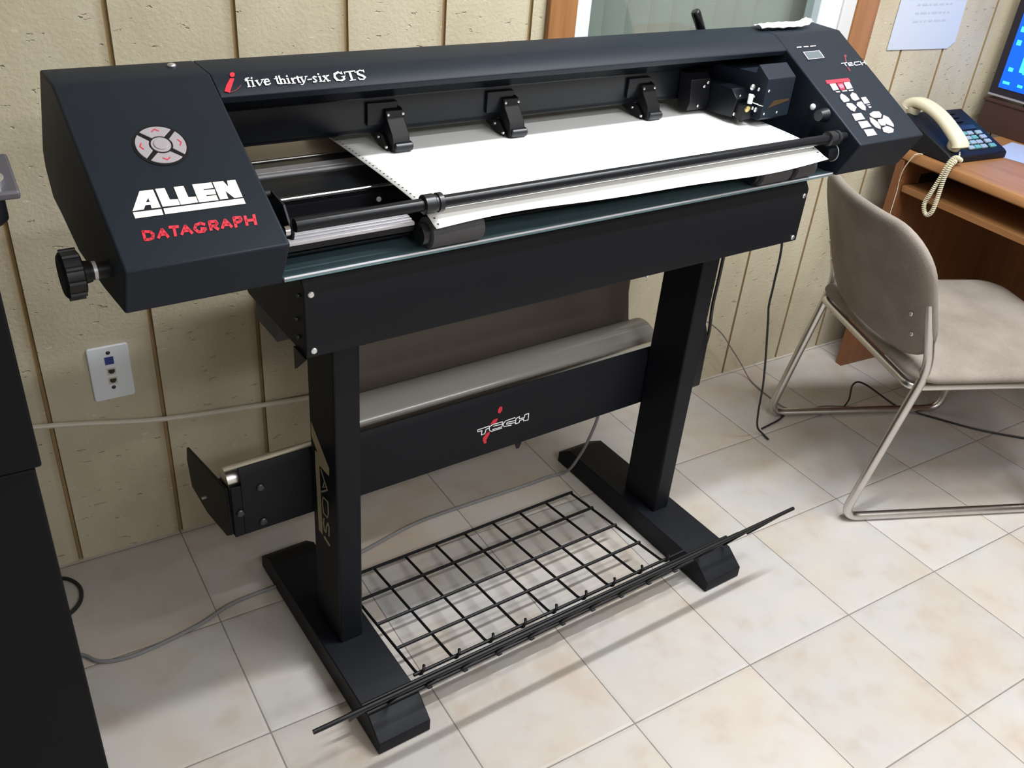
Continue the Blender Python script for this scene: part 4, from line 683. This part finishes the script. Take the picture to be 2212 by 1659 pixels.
# ------------------------------------------------------------------ wire basket between the feet
wbk = thing('wire_basket', 'black wire grid shelf and raised front panel lying across the two plotter feet', 'basket', PO, TH)
def gw_(v): return 0.062-(v-0.077)*0.125
b = MB(); R_ = 0.0035
us = [0.120+0.0773*i for i in range(9)]; vs_ = [0.077, 0.157, 0.239, 0.325, 0.406]
for u in us:
    b.tube(fillet([(u, 0.410, gw_(0.41)), (u, 0.085, gw_(0.085)), (u+0.003, 0.070, gw_(0.07)+0.004), (u+0.010, 0.073, gw_(0.07)+0.014), (u+0.014, 0.080, gw_(.07)+0.014)], 0.006, 4), R_*0.85, 8)
for i, v in enumerate(vs_):
    b.tube([(0.118 if i else 0.111, v, gw_(v)+0.004), (0.7405 if i else 0.80, v, gw_(v)+0.004)], R_, 8)
b.build('wire_grid', M_['wire'], wbk, k=K)
b = MB()
def fp(u, k):      # k 0 bottom .. 1 top
    return (u, 0.048-0.088*k, 0.0640+0.136*k)
for v, w, u0, u1 in ((0.066, 0.0625, 0.0, 0.925), (0.059, 0.0650, -0.03, 0.955), (0.0525, 0.0630, 0.0, 0.870), (0.046, 0.0630, 0.0, 0.800)):
    b.tube([(u0, v, w), (u1, v, w)], R_, 8)
b.tube([fp(-0.135, 1), fp(0.985, 1)], R_*1.15, 8); b.tube([fp(-0.120, .9), fp(0.975, .9)], R_, 8)
for u in [-0.034+0.0773*i for i in range(14)]:
    lo = (u, 0.048, 0.0605) if 0.1 < u < 0.79 else fp(u, 0.03)
    b.tube([lo, fp(u, 0.05), fp(u, 1.0)] if lo[2] < 0.062 else [lo, fp(u, 1.0)], R_*0.8, 8)
    if 0.1 < u < 0.79: b.tube([(u, 0.048, 0.0605), (u+0.004, 0.043, 0.0585), (u+0.010, 0.043, 0.0600)], R_*0.9, 8)
b.build('front_grid', M_['wire'], wbk, k=K)

# ------------------------------------------------------------------ things on and beside the plotter
def PL(u, v, w):
    c, s = math.cos(TH), math.sin(TH)
    return (PO[0]+K*(u*c-v*s), PO[1]+K*(u*s+v*c), K*w)
ts = thing('tissue', 'crumpled white tissue lying on top of the plotter head near its right end', 'tissue', PL(1.065, 0.345, 1.1185), TH)
b = MB(); n = 22
for i in range(n+1):
    for j in range(7):
        s, t = i/n, j/6
        wd = 0.020+0.012*math.sin(math.pi*min(1, max(0, s)))
        x = -0.078+0.165*s; y = (t-0.5)*2*wd*0.62
        z = 0.002+0.004*abs(math.sin(s*9+t*4))*(0.3+math.sin(math.pi*t))+0.0015*math.sin(s*17+t*11)**2 + (0.008*math.exp(-((s-0.97)/0.05)**2))
        b.v.append((x, y, z))
for i in range(n):
    for j in range(6): b.f.append((i*7+j, (i+1)*7+j, (i+1)*7+j+1, i*7+j+1)); b.m.append(0)
o = b.build('crumpled_sheet', M_['tissue'], ts, ang=20); so = o.modifiers.new('thick', 'SOLIDIFY'); so.thickness = 0.0025; so.offset = 1

lc_ = lambda pts: [PL(*p) for p in pts]
cable('power_cable', lc_([(0.955, 0.30, 0.752), (0.955, 0.30, 0.70), (0.953, 0.30, 0.581), (0.953, 0.30, 0.49), (0.960, 0.30, 0.41), (0.965, 0.30, 0.348), (0.955, 0.30, 0.30), (0.925, 0.298, 0.284), (0.89, 0.296, 0.293)]), 0.0050, M_['cable'], 'thicker black cable hanging closest to the right post, looping low into its box')
cable('power_cable', lc_([(1.000, 0.312, 0.752), (1.000, 0.312, 0.60), (0.999, 0.312, 0.528), (1.018, 0.322, 0.452), (1.013, 0.322, 0.412), (0.985, 0.315, 0.366), (0.917, 0.285, 0.345)]), 0.0043, M_['cable'], 'black cable curving from under the plotter body into the middle of the post box')
cable('signal_cable', [(-0.10, -0.09, 0.90), (-0.04, -0.075, 0.885), (0.05, -0.05, 0.84), (0.15, -0.025, 0.765), (0.208, -0.02, 0.68), (0.205, -0.03, 0.566), (0.207, -0.03, 0.50), (0.219, -0.03, 0.451), (0.249, -0.03, 0.325), (0.269, -0.03, 0.225), (0.305, -0.01, 0.11), (0.340, 0.006, 0.035), (0.362, -0.004, 0.008), (0.360, -0.031, 0.005)], 0.0032, M_['cable'], 'slim black cable hanging free right of the post with its end on the floor')
cable('thin_grey_cable', [(0.20, 0.28, 0.30), (0.281, 0.30, 0.278), (0.339, 0.30, 0.258), (0.416, 0.30, 0.20), (0.479, 0.30, 0.13), (0.555, 0.305, 0.045), (0.568, 0.27, 0.006), (0.556, 0.22, 0.004), (0.546, 0.134, 0.004), (0.550, 0.074, 0.004), (0.60, 0.035, 0.004), (0.70, 0.02, 0.004), (0.93, -0.13, 0.004), (1.042, -0.285, 0.004), (1.18, -0.42, 0.004)], 0.0022, M_['greycable'], 'thin grey cable dropping to the floor and running under the chair')
cable('floor_cable', [(0.384, 0.022, 0.005), (0.43, 0.028, 0.005), (0.47, 0.034, 0.005), (0.559, 0.055, 0.005), (0.62, 0.01, 0.005), (0.685, -0.015, 0.006), (0.74, -0.01, 0.03), (0.80, 0.03, 0.055), (0.85, 0.02, 0.05), (0.91, -0.08, 0.005), (0.947, -0.150, 0.005), (1.05, -0.30, 0.005), (1.17, -0.42, 0.005)], 0.003, M_['cable'], 'black cable on the floor arching up beneath the chair seat')
cable('loop_cable', [(-1.66, 0.285, 0.005), (-1.62, 0.293, 0.005), (-1.592, 0.285, 0.005), (-1.573, 0.257, 0.005), (-1.569, 0.225, 0.005), (-1.58, 0.19, 0.005), (-1.61, 0.165, 0.005), (-1.66, 0.16, 0.005)], 0.0045, M_['cable'], 'black cable loop on the floor against the black cabinet')
cable('grey_flex', [(-1.75, 0.06, 0.005), (-1.66, 0.055, 0.005), (-1.604, 0.037, 0.005), (-1.575, 0.002, 0.005), (-1.53, -0.014, 0.005), (-1.469, -0.012, 0.005), (-1.366, 0.008, 0.005), (-1.285, 0.037, 0.005), (-1.20, 0.044, 0.005), (-1.12, 0.046, 0.004), (-1.02, 0.055, 0.004), (-0.945, 0.065, 0.005), (-0.783, 0.101, 0.005), (-0.60, 0.107, 0.005), (-0.45, 0.108, 0.005), (-0.365, 0.112, 0.005), (-0.330, 0.108, 0.006), (-0.314, 0.085, 0.034), (-0.309, 0.060, 0.090), (-0.308, 0.040, 0.140), (-0.3072, 0.020, 0.205), (-0.3068, 0.0097, 0.249), (-0.3065, 0.006, 0.295), (-0.3065, 0.010, 0.333)], 0.0042, M_['clear'], 'grey flex on the floor passing behind the left foot and up behind the cross beam')

# ------------------------------------------------------------------ chair
CO_ = (0.31030549, -0.43316765, 0.0); CA = math.radians(-22.39)
ch = thing('office_chair', 'taupe upholstered chair on a bent chrome sled frame facing the desk', 'chair', CO_, CA)
rt_ = 0.0125
def side(s, s_top, name):
    p = [(-0.012, s_top, 0.668), (0.046, s_top, 0.485), (-0.052, s, 0.0125), (0.555, s, 0.0125), (0.575, s, 0.425), (0.02, s, 0.425)]
    b = MB(); path = fillet([p[0], p[1]] + [p[2], p[3], p[4]], 0.05, 8)
    b.tube(path, rt_, 14)
    return b.build(name, M_['tubechrome'], ch)
for s in (0.0125, 0.5265): side(s, s, 'side_frame')
b = MB(); b.tube(fillet([(0.56, 0.020, 0.428), (0.018, 0.020, 0.428), (0.018, 0.518, 0.428), (0.56, 0.518, 0.428)], 0.03, 6), 0.0105, 12); b.build('seat_rail', M_['tubechrome'], ch)
# seat pad
def pad(name, outline, thick, fn, m, n=14, puff=0.012):
    """cushion: outline in (a,b), centre filled by scaled rings, both faces puffed"""
    c = (sum(p[0] for p in outline)/len(outline), sum(p[1] for p in outline)/len(outline)); N_ = len(outline)
    rings_ = [(1.0, 0.0), (0.985, 0.42), (0.95, 0.72), (0.88, 0.9), (0.72, 0.98), (0.45, 1.0), (0.2, 1.0)]
    b = MB(); V_ = []
    for sgn in (1, -1):
        for f, h in rings_:
            if sgn < 0 and f == 1.0: continue
            for p in outline:
                V_.append(fn(c[0]+(p[0]-c[0])*f, c[1]+(p[1]-c[1])*f, sgn*(thick/2*h + (puff*(1-f*f) if sgn > 0 else 0))))
    F_ = []; nr = len(rings_)
    def idx(side_, r, i):
        i %= N_
        if side_ > 0: return r*N_+i
        return (0 if r == 0 else (nr+r-1))*N_+i
    for sd in (1, -1):
        for r in range(nr-1):
            for i in range(N_): F_.append((idx(sd, r, i), idx(sd, r, i+1), idx(sd, r+1, i+1), idx(sd, r+1, i)))
        F_.append(tuple(idx(sd, nr-1, i) for i in range(N_)))
    b.add(V_, F_); return b.build(name, m, ch, ang=70)
seat_o = rrect(0.004, 0.60, -0.012, 0.552, 0.075, 8)
pad('seat', seat_o, 0.044, lambda a, c, h: (a, c, 0.462+h+0.012*max(0, a-0.45)/0.15*0), M_['cloth'])
# backrest: curved in plan and reclined
def backfn(c, z, h):
    t = (c-0.268)/0.27
    f0 = 0.052-(z-0.50)*0.36+0.048*(1-t*t)*-0.0
    f = f0+0.055*(t*t)-0.052
    return (f+h*0.94, c+h*-0.25*t, z+h*0.33)
bo = []
for p in rrect(-0.004, 0.540, 0.487, 0.842, 0.115, 9): bo.append(p)
dense = []
for i in range(len(bo)):
    a, b2 = bo[i], bo[(i+1) % len(bo)]; L_ = math.hypot(a[0]-b2[0], a[1]-b2[1]); k_ = max(1, int(L_/0.03))
    for j in range(k_): dense.append((a[0]+(b2[0]-a[0])*j/k_, a[1]+(b2[1]-a[1])*j/k_))
pad('backrest', dense, 0.034, lambda a, c, h: backfn(a, c, h), M_['cloth'], puff=0.006)
for c, z in ((0.052, 0.628), (0.052, 0.572), (0.485, 0.628), (0.485, 0.572)):
    q = backfn(c, z, -0.018); b = MB(); b.ball(q, 0.006, sc=(.6, 1, 1)); b.build('screw', M_['screw'], ch)

# ------------------------------------------------------------------ desk, riser, monitor, phone
DR = math.radians(3.6)     # desk runs along the right wall, front edge facing the plotter
dk = thing('computer_desk', 'orange brown laminate desk with a pull out keyboard tray in the corner', 'desk', (0.953, 0.222, 0.0), -DR)
# local axes: x to the right wall, y to the panelled wall
b = MB(); b.prism([(0.006, 0.7525), (0.0, 0.757), (-0.001, 0.770), (0.004, 0.781), (0.016, 0.785), (0.72, 0.785), (0.72, 0.7525)], -1.5, 0.004, 'y'); b.build('desktop', M_['deskwood'], dk, bevel=0.001)
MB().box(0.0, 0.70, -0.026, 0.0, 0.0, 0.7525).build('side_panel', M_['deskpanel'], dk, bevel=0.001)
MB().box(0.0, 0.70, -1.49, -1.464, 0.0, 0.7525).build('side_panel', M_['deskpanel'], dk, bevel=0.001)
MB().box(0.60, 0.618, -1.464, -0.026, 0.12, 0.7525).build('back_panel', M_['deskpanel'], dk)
tr = MB().box(0.020, 0.40, -1.30, -0.032, 0.652, 0.672).build('keyboard_tray', M_['deskwood'], dk, bevel=0.001)
MB().box(0.10, 0.40, -0.031, -0.026, 0.672, 0.70).build('tray_runner', M_['bolt'], dk)

rs = thing('monitor_riser', 'dark brown box shelf on the desk carrying the monitor', 'riser', (1.44, 0.0, 0.785), 0)
b = MB(); b.box(0.0, 0.012, -0.45, 0.292, 0.0, 0.098); b.box(0.012, 0.215, 0.280, 0.292, 0.0, 0.098); b.box(0.012, 0.215, -0.45, -0.438, 0.0, 0.098); b.build('riser_body', M_['riser'], rs, bevel=0.001)
MB().box(-0.004, 0.22, -0.455, 0.297, 0.098, 0.106).build('riser_top', M_['riser'], rs, bevel=0.001)

mo = thing('computer_monitor', 'flat monitor with a dark bezel showing a bright blue desktop', 'monitor', (1.46, 0.05, 0.891), 0)
MB().box(-0.010, 0.022, -0.27, 0.247, 0.010, 0.365).build('bezel', M_['bezel'], mo, bevel=0.004)
MB().box(-0.0125, -0.009, -0.268, 0.245, 0.0105, 0.0165).build('highlight_strip', M_['bezelglint'], mo)  # bright strip painting the highlight on the bezel's lower edge
sc_ = MB().box(-0.0135, -0.009, -0.248, 0.217, 0.040, 0.345).build('screen', M_['screen'], mo, smooth=False)
b = MB()
for r in range(7):
    for c in range(9):
        if random.random() < 0.45 and r > 0: continue
        y = 0.205-0.05*c+random.uniform(-.004, .004); z = 0.055+0.041*r
        hh = 0.008 if r == 0 else random.choice([0.012, 0.016, 0.020])
        b.box(-0.0142, -0.0136, y-random.uniform(.014, .024), y, z, z+hh)
b.box(-0.0142, -0.0136, 0.10, 0.165, 0.10, 0.175)
o = b.build('screen_icons', M_['icon'], sc_, smooth=False); o['kind'] = 'stuff'
MB().box(0.022, 0.06, -0.06, 0.06, 0.02, 0.25).build('stand_neck', M_['bezel'], mo)
MB().box(0.0, 0.12, -0.12, 0.12, 0.0002, 0.012).build('stand_foot', M_['bezel'], mo, bevel=0.003)

sp_ = thing('blue_sheet', 'pale blue sheet of paper on the desk right of the phone', 'paper', (1.33, 0.04, 0.7855), math.radians(12))
b = MB(); b.box(-0.115, 0.10, -0.16, 0.075, 0.0002, 0.0012); b.build('sheet', M_['skyblue'], sp_, smooth=False)

ph = thing('desk_phone', 'dark desk telephone with an ivory handset at the corner of the desk', 'telephone', (0.958, 0.052, 0.785), math.radians(-4))
# base wedge: local x across (0..0.25), y back (0..0.22)
b = MB(); b.prism([(0.0, 0.0005), (0.0, 0.020), (0.010, 0.027), (0.205, 0.098), (0.218, 0.092), (0.222, 0.0005)], 0.0, 0.262, 'x')
base = b.build('phone_base', M_['phone'], ph, bevel=0.004)
def pf(x, y, h=0.0):
    s = (0.098-0.027)/0.195; return (x, 0.010+y-h*0.34, 0.027+y*s+h*0.94)
def pkey(x, y, w, d, m, h=0.006, name='phone_key'):
    b = MB(); b.slab(rrect(x, x+w, y, y+d, 0.002, 2), pf, 0.0, h); b.build(name, m, base, bevel=0.0012)
for r in range(4):
    for c in range(3): pkey(0.106+0.029*c, 0.010+0.0205*r, 0.024, 0.0145, M_['pgreen'] if (r+c) % 3 == 1 else M_['pkey'])
for r in range(4): pkey(0.203, 0.010+0.0205*r, 0.026, 0.0145, M_['pkey'] if r else M_['pgreen'])
pkey(0.100, 0.104, 0.018, 0.008, M_['redbtn'])
pkey(0.145, 0.0965, 0.085, 0.020, M_['bezel'], 0.003, 'phone_display')
for r in range(3):
    for c in range(3): pkey(0.098+0.036*c, 0.130+0.0190*r, 0.031, 0.0135, M_['pkey'] if c < 2 else M_['phone'])
# handset resting on the left of the base
hp = [(0.038, 0.006, 0.045), (0.038, 0.014, 0.060), (0.038, 0.05, 0.085), (0.038, 0.10, 0.112), (0.038, 0.15, 0.128), (0.038, 0.195, 0.132), (0.038, 0.222, 0.122), (0.038, 0.230, 0.110)]
b = MB()
HP = spline(hp, 4); HN = len(HP); V_ = []
for i, p in enumerate(HP):
    a = HP[max(i-1, 0)]; c = HP[min(i+1, HN-1)]; t = (c-a).normalized(); nrm = Vector((1, 0, 0)).cross(t)
    s = i/(HN-1); wd = 0.0245+0.004*abs(2*s-1)**2; th = 0.0150+0.004*abs(2*s-1)**2
    endk = 0.72 if i in (0, HN-1) else 1.0
    for k in range(14):
        an = 2*math.pi*k/14; ca_, sa_ = math.cos(an), math.sin(an)
        ca_ = math.copysign(abs(ca_)**0.6, ca_); sa_ = math.copysign(abs(sa_)**0.6, sa_)
        V_.append(tuple(p+Vector((1, 0, 0))*(wd*ca_*endk)+nrm*(th*sa_*endk)))
F_ = [(i*14+k, i*14+(k+1) % 14, (i+1)*14+(k+1) % 14, (i+1)*14+k) for i in range(HN-1) for k in range(14)] + [tuple(range(14))[::-1], tuple((HN-1)*14+k for k in range(14))]
b.add(V_, F_)
hs = b.build('handset', M_['ivory'], ph, ang=60)
for y, z in ((0.026, 0.049), (0.208, 0.105)):
    b = MB(); b.tube([(0.038, y, z+0.012), (0.038, y+0.004, z-0.010), (0.038, y+0.005, z-0.014)], [0.0225, 0.020, 0.017], 18); b.build('handset_cup', M_['ivory'], hs)
# coiled cord hanging over the desk edge (local to the phone)
cc_ = spline([(0.038, 0.004, 0.036), (0.030, -0.008, 0.015), (0.020, -0.020, 0.020), (-0.010, -0.022, 0.030), (-0.030, -0.021, 0.015), (-0.042, -0.018, -0.030), (-0.048, -0.006, -0.085), (-0.046, 0.004, -0.120), (-0.044, -0.004, -0.143), (-0.044, -0.018, -0.148), (-0.045, -0.030, -0.130), (-0.046, -0.033, -0.085), (-0.043, -0.031, -0.03), (-0.036, -0.033, 0.008), (-0.018, -0.030, 0.020), (0.004, -0.012, 0.014), (0.012, 0.0, 0.010)], 26)
b = MB(); path = []
L_ = 0; tn_ = len(cc_); pr = None
for i in range(tn_):
    p = cc_[i]; t = (cc_[min(i+1, tn_-1)]-cc_[max(i-1, 0)]).normalized(); a = t.orthogonal().normalized()
    ref = Vector((0.3, 1, 0.2)); a = (ref-t*ref.dot(t)).normalized(); c = t.cross(a)
    if i: L_ += (cc_[i]-cc_[i-1]).length
    s = i/(tn_-1); rr = 0.0052 if 0.10 < s < 0.97 else 0.0012
    path.append((p, a, c, L_, rr))
pts = []
for i in range(tn_-1):
    for k in range(5):
        f = k/5; p = path[i][0].lerp(path[i+1][0], f); a = path[i][1].lerp(path[i+1][1], f).normalized(); c = path[i][2].lerp(path[i+1][2], f).normalized()
        l = path[i][3]+(path[i+1][3]-path[i][3])*f; r = path[i][4]+(path[i+1][4]-path[i][4])*f
        an = l/0.0060*2*math.pi; pts.append(p+a*(r*math.cos(an))+c*(r*math.sin(an)))
b.tube(pts, 0.0020, 6); b.build('coiled_cord', M_['ivory'], ph)
cable('telephone_line', [(0.950, 0.140, 0.7905), (0.944, 0.150, 0.7895), (0.936, 0.160, 0.780), (0.936, 0.180, 0.73), (0.948, 0.190, 0.685), (0.955, 0.192, 0.66), (0.956, 0.192, 0.60), (0.956, 0.192, 0.5)], 0.0014, M_['whitecable'], 'thin pale cord drooping from the desk edge to the keyboard tray')

# ------------------------------------------------------------------ black cabinet and control pod at the left edge
cb = thing('black_cabinet', 'plain black two tier cabinet cut off by the left edge of the photo', 'cabinet', (-1.95, -0.13, 0.0), 0)
MB().box(-0.30, 0.3375, -0.27, 0.28, 0.0, 0.800).build('lower_body', M_['cab'], cb, bevel=0.003)
MB().box(-0.305, 0.346, -0.275, 0.28, 0.804, 1.112).build('upper_body', M_['cab'], cb, bevel=0.003)
pd = thing('control_pod', 'small grey control pod with red and blue buttons on top of the cabinet', 'control', (-1.600, -0.325, 1.112), 0)
MB().box(-0.12, 0.002, -0.05, 0.05, 0.0005, 0.014).build('pod_foot', M_['blk'], pd, bevel=0.002)
b = MB(); b.tube([(0, 0, 0.002), (0, 0, 0.006), (0.0, 0.0, 0.050), (0, 0, 0.062)], [0.022, 0.026, 0.026, 0.022], 22); b.build('pod_column', M_['blk'], pd)
b = MB(); b.prism([(-0.055, 0.046), (-0.055, 0.056), (0.032, 0.074), (0.032, 0.064)], -0.09, 0.040, 'x'); b.build('pod_plate', M_['podgrey'], pd, bevel=0.003)
for y, z, m in ((-0.030, 0.0612, 'bluebtn'), (0.012, 0.0700, 'redbtn')):
    b = MB(); b.tube([(0.006, y, z-0.003), (0.006, y-0.001, z+0.006), (0.006, y-0.0012, z+0.008)], [0.022, 0.022, 0.018], 24); r_ = b.build('button_ring', M_['chromering'], pd)
    b = MB(); b.ball((0.006, y-0.001, z+0.007), 0.0155, sc=(1, 1, .5)); b.build('push_button', M_[m], r_)
